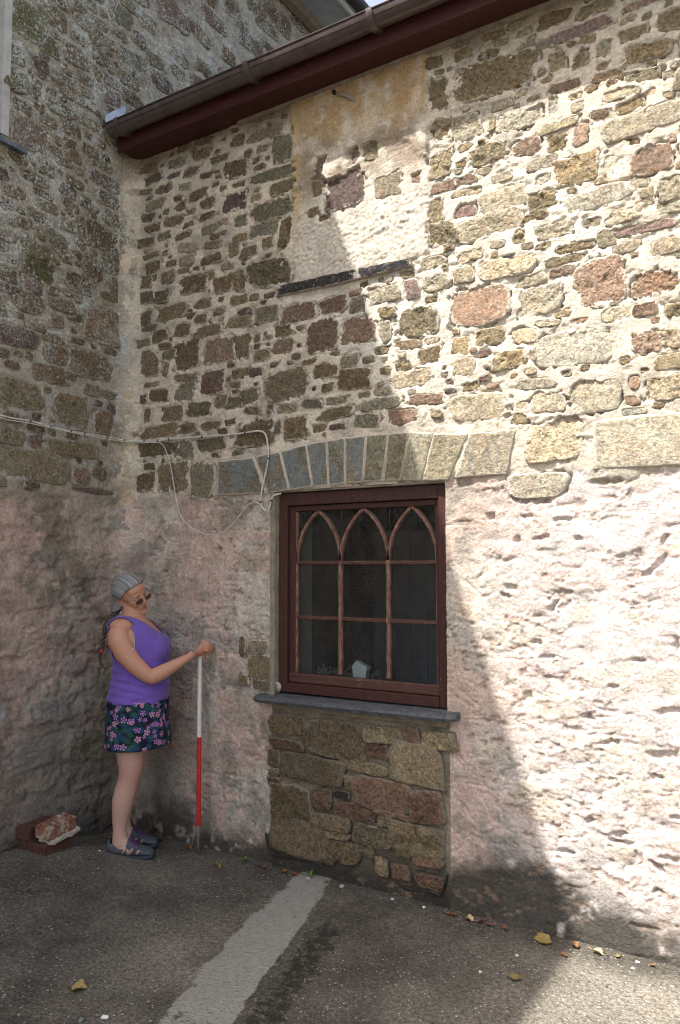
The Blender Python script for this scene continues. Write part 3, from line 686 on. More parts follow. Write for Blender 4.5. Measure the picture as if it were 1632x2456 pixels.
low = empty('stone_outbuilding', (2.0, .3, 0))
tag(low, 'low rubble stone outbuilding with arched-pane brown window, patched limewash and brown eaves gutter', 'building')
tall = empty('tall_stone_building', (-.3, -2, 0))
tag(tall, 'tall lichen-speckled rubble stone building on the left, in shade, rising above the gutter', 'building')
me = main_wall(); me.flip_normals()
wall_low = part('wall', me, M_MORTAR, low)
wall_tall = part('wall', left_wall(), M_MORTAR, tall)
# normals: outward is -y for the low wall, +x for the tall one
for w_, ax, sg in ((wall_low, 1, -1), (wall_tall, 0, 1)):
    m_ = w_.data; nn = np.zeros(len(m_.polygons) * 3, np.float32); m_.polygons.foreach_get('normal', nn)
    if nn.reshape(-1, 3)[:, ax].mean() * sg < 0: m_.flip_normals()

def lich_main(u, v): return .30 * max(0., 1 - max(0, u - .3) / .9) + (.10 if v > 3.9 else 0)
def lich_left(u, v): return .5 + .65 * min(1, max(0, (v - 2.4) / 1.2))
def place(stones, name, xyz, jf, lf, parent_, stuff_from, flip):
    stones = sorted(stones, key=lambda s: -s.w * s.h)
    sk_ = (lambda u: .74) if xyz is xyz_left else (lambda u: .76 + .34 * float(sst(1.2, 2.5, u)))  # paler towards the sunlit right, darker in shade, put into the stone colour
    for s in stones[:stuff_from]:
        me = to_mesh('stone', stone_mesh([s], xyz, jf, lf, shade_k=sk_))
        if flip: me.flip_normals()
        lab = {'k': ('slate', None), 'p': ('stone', None)}.get(s.c, ('stone', None))
        o = part('voussoir' if (s.quad and s.c in 'dl') else name, me, M_DRESSED if (s.quad and s.c in 'dl') else M_STONE, parent_)
    if stones[stuff_from:]:
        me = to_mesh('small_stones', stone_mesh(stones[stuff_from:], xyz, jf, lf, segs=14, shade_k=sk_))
        if flip: me.flip_normals()
        o = part('small_stones', me, M_STONE, parent_); o['kind'] = 'stuff'
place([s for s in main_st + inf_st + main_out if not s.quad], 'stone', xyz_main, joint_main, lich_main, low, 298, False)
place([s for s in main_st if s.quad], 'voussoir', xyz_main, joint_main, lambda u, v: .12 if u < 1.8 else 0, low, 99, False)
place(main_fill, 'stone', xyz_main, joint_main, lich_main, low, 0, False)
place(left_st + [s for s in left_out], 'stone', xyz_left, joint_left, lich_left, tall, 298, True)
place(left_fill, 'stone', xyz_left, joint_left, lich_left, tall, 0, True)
# ---------------------------------------------------------------- plain materials
def mat_simple(name, col, rough=.6, nscale=30, var=.15, bump=.0, spec=.4, metal=0., bs=80):
    t = NT(name); f = t.map(t.noise(nscale, 5, .65), .3, .7, 1 - var, 1 + var)
    vv = t.node('ShaderNodeCombineColor'); [t.l(f, vv.inputs[i]) for i in range(3)]
    c = t.mix(1., col, vv.outputs[0], 'MULTIPLY')
    b = t.bump(t.noise(bs, 4, .6), bump) if bump else None
    t.b.inputs['Metallic'].default_value = metal
    return t.fin(c, rough, b, spec)
def mat_wood(name, col, bare, wear, vert=True):
    t = NT(name)
    mp = t.node('ShaderNodeMapping'); t.l(t.pos(), mp.inputs[0]); mp.inputs['Scale'].default_value = (22, 22, 2.2) if vert else (2.2, 22, 22)
    g = t.noise(3, 6, .7, vec=mp.outputs[0]); g2 = t.noise(9, 4, .7, vec=mp.outputs[0])
    c = t.mix(t.map(g, .3, .7), col, tuple(x * .6 for x in col))
    worn = t.map(t.math('ADD', g2, t.math('MULTIPLY', t.noise(18, 3, .6), .35)), wear, wear + .1)
    c = t.mix(worn, c, bare); c = t.mix(t.map(t.noise(60, 3, .6), .66, .72, 0, .6), c, (.32, .22, .17))
    return t.fin(c, .55, t.bump(g2, .004), .35)
M_FRAME = mat_wood('brown_frame_paint', (.062, .020, .014), (.13, .055, .035), .86)
M_SASH = mat_wood('worn_sash_paint', (.15, .066, .045), (.28, .17, .115), .66)
M_SASHH = mat_wood('worn_sash_paint_rail', (.090, .036, .025), (.26, .16, .12), .79, False)
M_FASCIA = mat_wood('fascia_paint', (.065, .015, .011), (.08, .025, .018), .9, False)
M_GUT = mat_simple('brown_gutter_plastic', (.074, .054, .050), .24, 12, .3, .0005, .5)
M_SLATE = mat_simple('slate', (.075, .078, .082), .6, 40, .5, .006, .4)
M_LEAD = mat_simple('lead', (.36, .40, .45), .45, 15, .2, .002, .5, .3)
M_ROOF = mat_simple('roof_slate', (.07, .072, .08), .6, 8, .4, .004)
M_GREYP = mat_simple('grey_paint', (.30, .32, .33), .6, 6, .25, .001)
M_LINT = mat_simple('pale_jamb_mortar', (.235, .20, .145), .9, 20, .35, .006)
M_DARK = mat_simple('room_stone', (.055, .046, .038), .95, 9, .6, .02)
M_WHITEP = mat_simple('old_white_paint', (.55, .55, .50), .7, 10, .15, .001)
M_DOOR = mat_simple('grey_door_paint', (.12, .125, .145), .6, 10, .15, .001)
M_BLACK = mat_simple('black_rubber', (.012, .012, .014), .5, 20, .2)
def mat_glass():
    m = bpy.data.materials.new('old_glass'); m.use_nodes = True; n = m.node_tree.nodes; n.clear(); l = m.node_tree.links
    o = n.new('ShaderNodeOutputMaterial'); tr = n.new('ShaderNodeBsdfTransparent'); tr.inputs[0].default_value = (.90, .93, .92, 1)
    g = n.new('ShaderNodeBsdfGlossy'); g.inputs['Roughness'].default_value = .015
    d = n.new('ShaderNodeBsdfDiffuse'); d.inputs[0].default_value = (.35, .34, .32, 1)
    f = n.new('ShaderNodeFresnel'); f.inputs[0].default_value = 1.5
    nz = n.new('ShaderNodeTexNoise'); nz.inputs['Scale'].default_value = 3; bp = n.new('ShaderNodeBump'); bp.inputs['Distance'].default_value = .002
    ge = n.new('ShaderNodeNewGeometry'); l.new(ge.outputs['Position'], nz.inputs['Vector']); l.new(nz.outputs[0], bp.inputs['Height']); l.new(bp.outputs[0], g.inputs['Normal'])
    m1 = n.new('ShaderNodeMixShader'); m2 = n.new('ShaderNodeMixShader')
    l.new(f.outputs[0], m1.inputs[0]); l.new(tr.outputs[0], m1.inputs[1]); l.new(g.outputs[0], m1.inputs[2])
    vo = n.new('ShaderNodeTexNoise'); vo.inputs['Scale'].default_value = 140; vo.inputs['Detail'].default_value = 4; l.new(ge.outputs['Position'], vo.inputs['Vector'])
    mr = n.new('ShaderNodeMapRange'); l.new(vo.outputs[0], mr.inputs[0]); mr.inputs[1].default_value = .58; mr.inputs[2].default_value = .75; mr.inputs[3].default_value = .004; mr.inputs[4].default_value = .30
    l.new(mr.outputs[0], m2.inputs[0]); l.new(m1.outputs[0], m2.inputs[1]); l.new(d.outputs[0], m2.inputs[2]); l.new(m2.outputs[0], o.inputs[0])
    return m
M_GLASS = mat_glass()

def P_(name, mb, mat, parent_, **k):
    return part(name, mb.me(name, **k), mat, parent_)

# ---------------------------------------------------------------- window of the low building (frame face 4 cm back from the wall)
wroot = link('window', None, parent=low); wroot.matrix_parent_inverse = Matrix.Translation(-Vector(low.location))
def wp(name, mb, mat, **k):
    o = link(name, mb.me(name, **k), mat, wroot); return o
YF = .035
b = MB()
for (x0, x1, z0, z1) in ((1.180, 1.236, .922, 2.008), (2.146, 2.197, .922, 2.008)): b.box(x0, x1, YF, YF + .085, z0, z1)
b.box(1.236, 2.146, YF + .001, YF + .085, 1.938, 2.008)
b.box(1.236, 2.146, YF - .004, YF + .085, .922, .972)
wp('frame', b, M_FRAME, bevel=.004)
YS = YF + .022
for (x0, x1) in ((1.238, 1.276), (2.125, 2.1455)):
    b = MB(); b.box(x0, x1, YS, YS + .04, .975, 1.936); wp('sash_stile', b, M_FRAME, bevel=.004)
b = MB(); b.box(1.276, 2.125, YS - .002, YS + .04, 1.906, 1.936)
wp('sash_rail', b, M_FRAME, bevel=.004)
b = MB(); b.box(1.240, 2.142, YS - .008, YS + .04, .974, 1.024)
wp('sash_rail', b, M_SASHH, bevel=.006)
for (x0, x1) in ((1.276, 1.286), (2.121, 2.127)):
    b = MB(); b.box(x0, x1, YS + .004, YS + .035, 1.025, 1.905); wp('glazing_bead', b, M_SASH, bevel=.002)
XM = [1.281, 1.562, 1.851, 2.126]; ZM = [1.024, 1.326, 1.622]
for i in (1, 2):
    for k in range(2):
        b = MB(); b.box(XM[i] - .0104, XM[i] + .0104, YS + .003, YS + .034, ZM[k] + .010, ZM[k + 1] - .008); wp('muntin', b, M_SASH, bevel=.004)
for i in range(3):
    for z in ZM[1:]:
        b = MB(); b.box(XM[i] + (.011 if i else .006), XM[i + 1] - (.011 if i < 2 else .003), YS + .002, YS + .033, z - .0095, z + .0105); wp('muntin', b, M_SASHH, bevel=.004)
for i in (1, 2):
    for z in ZM[1:]:
        b = MB(); b.box(XM[i] - .0117, XM[i] + .0117, YS + .001, YS + .034, z - .0115, z + .012); wp('muntin_joint', b, M_SASH, bevel=.003)
for i in range(3):                                    # pointed heads
    xa, xb = XM[i], XM[i + 1]; xm = (xa + xb) / 2; za, zt = 1.632, 1.905
    for (xs, sg) in ((xa, 1), (xb, -1)):
        pts = []; W = (xb - xa); R2 = ((W / 2) ** 2 + (zt - za) ** 2) / (W)        # arc through spring and apex
        for k in range(15):
            a = math.asin(min(1, (zt - za) / R2)) * k / 14
            pts.append((xs + sg * (R2 - R2 * math.cos(a)), za + R2 * math.sin(a)))
        b = MB(); V = []; n = len(pts)
        for k, (x, z) in enumerate(pts):
            a = math.asin(min(1, (zt - za) / R2)) * k / 14; nx, nz = sg * math.cos(a), -math.sin(a); w_ = .0094
            for (o_, y_) in ((-w_, YS + .030), (-w_ * .7, YS + .004), (w_ * .7, YS + .004), (w_, YS + .030)):
                V.append((x + nx * o_, y_, z + nz * o_))
        Fa = [(k * 4 + j, k * 4 + (j + 1) % 4, (k + 1) * 4 + (j + 1) % 4, (k + 1) * 4 + j) for k in range(n - 1) for j in range(4)] + [(3, 2, 1, 0), tuple((n - 1) * 4 + j for j in range(4))]
        b.add(V, Fa); o = wp('arched_muntin', b, M_SASH)
for i in range(3):
    zz = [1.018] + ZM[1:] + [1.912]
    for k in range(3):
        b = MB(); b.box(XM[i] + .0005, XM[i + 1] - .0005, YS + .020, YS + .0235, zz[k] + .0005, zz[k + 1] - .0005); wp('pane', b, M_GLASS)
# reveals of the opening
b = MB(); b.box(1.150, 1.1795, -.004, .30, .90, 2.02)
me = subdiv(b.me('reveal'), 7); roughen(me, .006, 18); part('window_reveal', me, M_LINT, low)
b = MB(); b.box(2.1975, 2.225, .030, .30, .90, 2.02); part('window_reveal', b.me('reveal'), M_LINT, low)
b = MB(); b.box(1.15, 2.225, .012, .30, 2.0105, 2.040); part('window_soffit', b.me('soffit'), M_LINT, low)
# slate sill
b = MB(); n = 26; V = []
for k in range(n + 1):
    x = 1.075 + (2.262 - 1.075) * k / n
    j = R_.uniform(-.004, .004); d_ = .068 - .02 * (k in (0, n)) + R_.uniform(-.005, .004); zt = .898 + .012 * k / n * .6; th = .030 + R_.uniform(-.003, .003)
    V += [(x, .06, zt + .014), (x, -d_ * .6, zt + .004 + j * .3), (x, -d_ + .005, zt - .004 + j * .5), (x, -d_, zt - .014), (x, -d_ + .008, zt - th), (x, .06, zt - th + .004)]
Fa = [(k * 6 + j, (k + 1) * 6 + j, (k + 1) * 6 + (j + 1) % 6, k * 6 + (j + 1) % 6) for k in range(n) for j in range(6)] + [tuple(range(6)), tuple(n * 6 + j for j in range(6))[::-1]]
b.add(V, Fa); me = b.me('sill', smooth=False); part('window_sill', me, M_SLATE, low)
b = MB(); b.box(1.17, 2.20, -.012, .05, .842, .868); me = subdiv(b.me('m'), 9); roughen(me, .006, 14); part('sill_bedding', me, mat_simple('bedding_mortar', (.20, .16, .11), .9, 20, .3, .006), low)

# room behind the window
b = MB()
b.box(-.02, 5.0, 2.2, 2.3, 0, 4.1); part('back_wall', b.me('back_wall'), M_DARK, low)
b = MB(); b.box(-.30, -.02, .33, 2.3, 0, 4.1); part('inner_wall', b.me('inner_wall'), M_DARK, low)
b = MB(); b.box(4.9, 5.0, .33, 2.2, 0, 4.1); part('inner_wall', b.me('inner_wall'), M_DARK, low)
b = MB(); b.box(-.02, 4.9, .33, 2.2, 2.5, 2.6); part('inner_ceiling', b.me('inner_ceiling'), M_DARK, low)
b = MB(); b.box(-.02, 4.9, .33, 2.2, -.05, .02); part('inner_floor', b.me('inner_floor'), M_DARK, low)
b = MB()
b.box(-.02, 1.15, .10, .32, 0, 4.2); b.box(2.225, 6.0, .10, .32, 0, 4.2); b.box(1.15, 2.225, .10, .32, 2.045, 4.2); b.box(1.15, 2.225, .10, .32, 0, .90)
part('wall_core', b.me('wall_core'), M_DARK, low)
b = MB(); b.box(1.1800, 1.194, .122, .34, .95, 2.01); part('painted_reveal', b.me('painted_reveal'), M_WHITEP, low)
b = MB(); b.box(1.18, 2.20, .12, .335, .955, .985); part('inner_sill', b.me('inner_sill'), M_DARK, low)
b = MB(); b.box(.62, .80, 1.25, 1.42, 0.02, 2.5); part('timber_post', b.me('timber_post'), mat_simple('dark_timber', (.03, .03, .035), .7), low)
# inner door, boarded, seen dim through the right-hand panes
dr = link('inner_door', None, parent=low); dr.matrix_parent_inverse = Matrix.Translation(-Vector(low.location))
b = MB(); b.box(.95, 1.70, 1.515, 1.53, .02, 1.86); link('door_frame', b.me('door_frame'), M_DOOR, dr)
for k in range(5):
    b = MB(); b.box(.99 + .134 * k, .99 + .134 * (k + 1) - .006, 1.49, 1.514, .03, 1.80); link('board', b.me('board', bevel=.002), M_DOOR, dr)
b = MB(); b.box(.93, 1.72, 1.535, 1.60, .0, 2.5); part('partition', b.me('partition'), M_DARK, low)

# ---------------------------------------------------------------- eaves
LX = 6.0
b = MB(); b.box(.055, LX, -.150, .02, 4.225, 4.243); P_('soffit_board', b, M_FASCIA, low, bevel=.003)
b = MB(); b.box(.050, LX, -.168, -.1505, 4.212, 4.375); P_('fascia_board', b, M_FASCIA, low, bevel=.003)
b = MB(); b.box(.9, 2.8, -.022, -.004, 4.205, 4.2245); P_('mortar_fillet', b, M_LINT, low)
def gutter(x0, x1, yc, zc, r, t=.003, n=14, axis='x'):
    V = []; prof = []
    for k in range(n + 1):
        a = math.pi + math.pi * k / n; prof.append((r * math.cos(a), r * math.sin(a)))
    prof = [(prof[0][0], .012)] + prof + [(prof[-1][0], .012), (prof[-1][0] - .006, .012), (prof[-1][0] - .006, .006)]
    inner = [(x * .95, y * .95 + .002) for x, y in prof[1:-3]][::-1]
    prof = prof + inner
    m = len(prof); b = MB()
    for x in (x0, x1):
        for (p, q) in prof: V.append((x, yc + p, zc + q) if axis == 'x' else (yc + p, x, zc + q))
    Fa = [(k, (k + 1) % m, m + (k + 1) % m, m + k) for k in range(m)]
    b.add(V, Fa); return b
GY, GZ, GR = -.225, 4.330, .055
g = P_('gutter', gutter(.065, LX, GY, GZ, GR), M_GUT, low, smooth=True)
b = MB(); b.tube([(.066, GY - GR - .001, GZ + .010), (LX, GY - GR - .001, GZ + .010)], .0058, 8); link('gutter_lip', b.me('lip', smooth=True), M_GUT, g)
b = MB(); b.tube([(.066, GY - GR * .93, GZ - .024), (LX, GY - GR * .93, GZ - .024)], .0022, 6); link('gutter_rib', b.me('rib', smooth=True), M_GUT, g)
b = MB(); # stop end
V = [(.063, GY + GR * 1.05 * math.cos(math.pi + math.pi * k / 14), GZ + GR * 1.05 * math.sin(math.pi + math.pi * k / 14)) for k in range(15)]
V += [(.078, y, z) for (x, y, z) in V]; Fa = [tuple(range(15)), tuple(range(15, 30))[::-1]] + [(k, k + 1, 16 + k, 15 + k) for k in range(14)] + [(0, 15, 29, 14)]
b.add(V, Fa); o = link('stop_end', b.me('stop_end'), M_GUT, g)
for x in (.14, 1.155, 1.93, 2.75, 3.6, 4.5, 5.4):
    b = MB(); V = []
    for xx in (x, x + .036):
        for k in range(17):
            a = math.pi + math.pi * k / 16
            for rr_ in (GR + .0015, GR + .011): V.append((xx, GY + rr_ * math.cos(a), GZ + rr_ * math.sin(a)))
    m = 34
    Fa = []
    for k in range(16):
        Fa += [(2 * k + 1, 2 * k + 3, m + 2 * k + 3, m + 2 * k + 1), (2 * k, m + 2 * k, m + 2 * k + 2, 2 * k + 2), (2 * k, 2 * k + 2, 2 * k + 3, 2 * k + 1), (m + 2 * k, m + 2 * k + 1, m + 2 * k + 3, m + 2 * k + 2)]
    b.add(V, Fa)
    b.box(x, x + .03, GY - GR - .008, GY - GR + .010, GZ - .004, GZ + .017); b.box(x, x + .03, -.182, -.1685, GZ - .05, GZ + .01)
    link('gutter_bracket', b.me('gutter_bracket'), M_GUT, g)
b = MB(); b.add([(.06, -.262, 4.352), (.33, -.262, 4.349), (.33, -.10, 4.46), (.06, -.10, 4.47), (.06, -.262, 4.348), (.33, -.262, 4.345), (.33, -.10, 4.456), (.06, -.10, 4.466)],
                [(0, 1, 2, 3), (7, 6, 5, 4), (0, 4, 5, 1), (1, 5, 6, 2), (2, 6, 7, 3), (3, 7, 4, 0)])
b.add([(.040, -.258, 4.35), (.060, -.262, 4.352), (.060, -.10, 4.47), (.040, -.10, 4.50), (.036, -.258, 4.42), (.036, -.10, 4.56)], [(0, 1, 2, 3), (0, 3, 5, 4)])
me = b.me('f'); me = subdiv(me, 3); roughen(me, .006, 12); part('lead_flashing', me, M_LEAD, low)
# roof slope, slated in courses
roof = P_('roof', (lambda q: (q.add([(.02, -.20, 4.385), (LX, -.20, 4.385), (LX, 2.6, 5.9), (.02, 2.6, 5.9), (.02, -.20, 4.365), (LX, -.20, 4.365), (LX, 2.6, 5.88), (.02, 2.6, 5.88)], [(0, 1, 2, 3), (7, 6, 5, 4), (0, 4, 5, 1), (1, 5, 6, 2), (2, 6, 7, 3), (3, 7, 4, 0)]), q)[1])(MB()), M_ROOF, low)
b = MB()
sl = (5.9 - 4.385) / 2.8
for r in range(12):
    y0 = -.215 + r * .23
    for k in range(20):
        x0 = .03 + k * .30 + (.15 if r % 2 else 0)
        if x0 > LX - .2: continue
        x1 = x0 + .294; y1 = y0 + .26; z0 = 4.385 + (y0 + .20) * sl + .016; z1 = 4.385 + (y1 + .20) * sl + .004
        b.add([(x0, y0, z0), (x1, y0, z0), (x1, y1, z1), (x0, y1, z1), (x0, y0, z0 - .008), (x1, y0, z0 - .008), (x1, y1, z1 - .006), (x0, y1, z1 - .006)], [(0, 1, 2, 3), (7, 6, 5, 4), (0, 4, 5, 1), (1, 5, 6, 2), (2, 6, 7, 3), (3, 7, 4, 0)])
o = link('roof_slates', b.me('roof_slates'), M_ROOF, roof); o['kind'] = 'stuff'
# other walls of the low building so that it closes
b = MB(); b.box(6.0, 6.3, -.02, 2.6, 0, 4.3); b.box(-.02, 6.3, 2.3, 2.6, 0, 5.8); P_('rear_wall', b, M_DARK, low)
# vent hole and mortar smear under the eaves
b = MB(); c0 = PM(544 + 745 / 2.882, 640 / 2.882, -.018); b.tube([(c0[0], -.03, c0[2]), (c0[0], .02, c0[2])], .012, 12); P_('pipe_stub', b, M_BLACK, low)
b = MB(); p0 = PM(544 + 765 / 2.882, 650 / 2.882, -.02); p1 = PM(544 + 890 / 2.882, 680 / 2.882, -.02); b.tube([(p0[0], -.012, p0[2]), ((p0[0] + p1[0]) / 2, -.022, (p0[2] + p1[2]) / 2 + .004), (p1[0], -.012, p1[2] - .01)], [.008, .011, .012], 10)
me = subdiv(b.me('m', smooth=True), 2); roughen(me, .006, 30); part('mortar_smear', me, mat_simple('grey_smear', (.27, .22, .165), .9, 20, .3, .005), low)

# ---------------------------------------------------------------- tall building: body, eaves, window
b = MB(); b.box(-.40, -.035, -LX, 2.7, 0, 6.42); P_('wall_core', (lambda q: (q.box(-.40, -.10, -LX, -2.0, 0, 6.42), q.box(-.40, -.10, -.94, 2.7, 0, 6.42), q.box(-.40, -.10, -2.0, -.94, 0, 3.95), q.box(-.40, -.10, -2.0, -.94, 5.25, 6.42), q)[-1])(MB()), M_DARK, tall)
b = MB(); b.box(-.09, .40, -LX - 2, 2.9, 6.435, 6.46); P_('soffit_board', b, M_GREYP, tall)
b = MB(); b.box(.401, .425, -LX - 2, 2.9, 6.39, 6.56); P_('fascia_board', b, M_WHITEP, tall)
b = MB(); b.box(.02, .09, -LX, 2.7, 6.36, 6.434); P_('wall_plate', b, M_LINT, tall)
P_('gutter', gutter(-LX - 2, 2.9, .482, 6.47, .055, axis='y'), M_BLACK, tall, smooth=True)
b = MB(); b.add([(.47, -LX - 2, 6.53), (.47, 2.9, 6.53), (-3, 2.9, 8.6), (-3, -LX - 2, 8.6), (.47, -LX - 2, 6.49), (.47, 2.9, 6.49), (-3, 2.9, 8.5), (-3, -LX - 2, 8.5)], [(0, 1, 2, 3), (7, 6, 5, 4), (0, 4, 5, 1), (1, 5, 6, 2), (2, 6, 7, 3), (3, 7, 4, 0)])
P_('roof', b, M_ROOF, tall)
b = MB(); b.box(-6, -.41, -LX, 2.7, 0, 6.42); P_('building_core', b, M_DARK, tall)
b = MB(); b.box(-.085, .012, -2.0, -.945 + .0, 3.955, 3.985); b = MB()
b.box(-.30, .010, -.955, -.905, 3.97, 5.25)
me = subdiv(b.me('r'), 6); roughen(me, .005, 15); part('window_reveal', me, mat_simple('grey_render', (.42, .40, .37), .85, 12, .2, .004), tall)
w2 = link('window', None, parent=tall); w2.matrix_parent_inverse = Matrix.Translation(-Vector(tall.location))
b = MB(); b.box(-.10, -.05, -1.02, -.956, 4.0, 5.2); b.box(-.10, -.05, -2.0, -1.94, 4.0, 5.2); b.box(-.10, -.051, -1.94, -1.02, 5.14, 5.2); b.box(-.10, -.051, -1.94, -1.02, 4.0, 4.06); b.box(-.09, -.06, -1.94, -1.02, 4.58, 4.62)
link('frame', b.me('frame'), M_WHITEP, w2)
b = MB(); b.box(-.08, -.076, -1.94, -1.02, 4.06, 4.578); link('pane', b.me('pane'), M_GLASS, w2)
b = MB(); b.box(-.08, -.076, -1.94, -1.02, 4.622, 5.14); link('pane', b.me('pane'), M_GLASS, w2)
b = MB(); b.add([(-.1, -.79, 3.965), (.075, -.83, 3.915), (.075, -2.05, 3.915), (-.1, -2.05, 3.965), (-.1, -.79, 3.945), (.075, -.83, 3.890), (.075, -2.05, 3.890), (-.1, -2.05, 3.945)], [(0, 1, 2, 3)[::-1], (7, 6, 5, 4)[::-1], (0, 4, 5, 1), (1, 5, 6, 2), (2, 6, 7, 3), (3, 7, 4, 0)])
me = subdiv(b.me('s'), 4); roughen(me, .004, 10); part('window_sill', me, mat_simple('sill_slate', (.10, .115, .135), .5, 30, .4, .003), tall)

# ---------------------------------------------------------------- ground
def gz(x, y):
    return .09 * sst(.05, .62, -np.asarray(y, float)) * (1 - sst(.12, .95, np.asarray(x, float))) + .012 * fbm(N3, np.asarray(x, float), np.asarray(y, float), 1.1, 2)
def ground_hit(px, py):
    z = 0.
    for _ in range(6):
        p = PG(px, py, z); z = float(gz(p[0], p[1]))
    return Vector((p[0], p[1], z))
def mat_ground():
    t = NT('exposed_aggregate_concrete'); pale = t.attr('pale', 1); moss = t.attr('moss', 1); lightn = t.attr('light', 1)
    base = t.mix(t.map(t.noise(4, 6, .75), .35, .65), (.062, .054, .045), (.135, .122, .102))
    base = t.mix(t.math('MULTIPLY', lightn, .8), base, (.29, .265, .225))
    g1 = t.noise(130, 4, .8); g2 = t.noise(55, 6, .8); g3 = t.noise(16, 6, .8)
    c = t.mix(t.map(g2, .40, .62), t.mix(1., base, (.50, .49, .46), 'MULTIPLY'), t.mix(1., base, (1.4, 1.36, 1.28), 'MULTIPLY'))
    c = t.mix(t.map(g1, .58, .68, 0, .65), c, (.30, .265, .21)); c = t.mix(t.map(g1, .42, .30, 0, .8), c, (.025, .021, .018))
    c = t.mix(t.map(g3, .54, .66, 0, .6), c, (.045, .038, .028)); c = t.mix(t.map(t.noise(1.7, 6, .75), .55, .68, 0, .55), c, t.mix(1., c, (1.5, 1.45, 1.35), 'MULTIPLY'))
    v2 = t.voro(95); v2c = t.voro(95, 'Color'); sep2 = t.node('ShaderNodeSeparateColor'); t.l(v2c, sep2.inputs[0])
    sz = t.map(sep2.outputs[0], 0, 1, .12, .42)
    ch = t.math('MULTIPLY', t.math('LESS_THAN', v2, sz), t.map(sep2.outputs[1], .80, .84))
    c = t.mix(t.math('MULTIPLY', ch, .8), c, t.ramp(sep2.outputs[2], [(0, (.42, .40, .36)), (.35, (.26, .21, .15)), (.6, (.16, .10, .07)), (.8, (.55, .52, .47))], 'CONSTANT'))
    v = t.voro(70)
    pc = t.mix(t.map(t.noise(45, 6, .8), .3, .7), (.35, .33, .285), (.23, .215, .18)); pc = t.mix(t.map(t.noise(30, 5, .8, dist=.5), .60, .66, 0, .8), pc, (.06, .05, .04))
    pc = t.mix(t.map(t.noise(150, 3, .6), .62, .7, 0, .6), pc, (.10, .09, .08))
    pm = t.map(t.math('ADD', pale, t.math('MULTIPLY', t.math('SUBTRACT', t.noise(24, 6, .8), .5), 1.0)), .42, .56)
    c = t.mix(pm, c, pc)
    mm = t.map(t.math('ADD', moss, t.math('MULTIPLY', t.math('SUBTRACT', t.noise(17, 7, .82), .5), 1.9)), .62, .78)
    c = t.mix(t.math('MULTIPLY', mm, .9), c, (.024, .022, .014))
    h = t.math('ADD', t.math('MULTIPLY', t.map(v, 0, .5, 1, 0), .6), t.noise(60, 5, .7))
    return t.fin(c, .85, t.bump(h, .010), .25)
def ground():
    xs = np.concatenate([[-300, -60, -12, -4], np.arange(-1.0, 4.6, .02), [6, 10, 30, 100, 300]]); ys = np.concatenate([[-300, -80, -20, -8, -4.5], np.arange(-3.2, .14, .02), [1, 6, 40, 300]])
    X, Y = np.meshgrid(xs, ys, indexing='ij')
    near = (X > -1) & (X < 4.6) & (Y > -3.2) & (Y < .2)
    Z = np.where(near, gz(X, Y) + .003 * fbm(N2, X, Y, 14, 3), 0.) + np.where(near, .0, -.01)
    # distance to the pale strip
    lp = [(1.34, .05), (1.352, -.033), (1.396, -.303), (1.428, -.437), (1.466, -.592), (1.519, -.785), (1.547, -.844), (1.595, -1.023), (1.645, -1.119), (1.708, -1.353), (1.85, -1.9)]
    rp = [(1.50, .2), (1.536, .071), (1.716, -.47), (1.766, -.662), (1.841, -.959), (1.929, -1.246), (2.10, -1.85)]
    xl = np.interp(-Y, [-p[1] for p in lp], [p[0] for p in lp]); xr = np.interp(-Y, [-p[1] for p in rp], [p[0] for p in rp])
    wob = .02 * fbm(N1, X, Y, 9, 3)
    pale = np.clip(.5 + (X - xl + wob * 1.6) / .07, 0, 1) * np.clip(.5 + (xr - X + wob * .6) / .045, 0, 1) * (.62 + .38 * sst(.2, .9, -Y)) * (Y > -2.2)
    Z = Z + .0015 * pale
    n = fbm(N2, X, Y, 2.5, 4); n4 = fbm(N4, X, Y, 6, 4)
    moss = .80 * np.exp(-((X - xr - .12) / .14) ** 2) * sst(.25, .5, -Y) * (X > xr - .02) + .30 * (1 - sst(0, .18, np.abs(Y) + .08 * n)) + .30 * np.exp(-((Y + 1.28 + .1 * n4) / .07) ** 2) * (X < 1.75) * sst(.9, 1.3, X) + .22 * sst(.1, .4, n)
    moss = np.clip(moss - .1 * pale, 0, .75) + .55 * sst(.05, .3, n4) * pale
    light = sst(-.1, .5, n) * .35 + .55 * np.exp(-(((X - 1.35) / .28) ** 2 + ((Y + 1.0) / .35) ** 2)) + .5 * sst(2.3, 2.9, X) + .22 * sst(2.3, 2.8, X) * (1 - sst(.0, .3, -Y))  # right part paler: sunlight on that side put into the concrete colour
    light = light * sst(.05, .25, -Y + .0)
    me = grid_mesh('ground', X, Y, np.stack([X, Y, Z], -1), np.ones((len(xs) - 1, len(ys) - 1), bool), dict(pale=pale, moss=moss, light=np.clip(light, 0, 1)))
    nn = np.zeros(len(me.polygons) * 3, np.float32); me.polygons.foreach_get('normal', nn)
    if nn.reshape(-1, 3)[:, 2].mean() < 0: me.flip_normals()
    o = link('concrete_yard', me, mat_ground()); tag(o, kind='structure'); return o
ground()
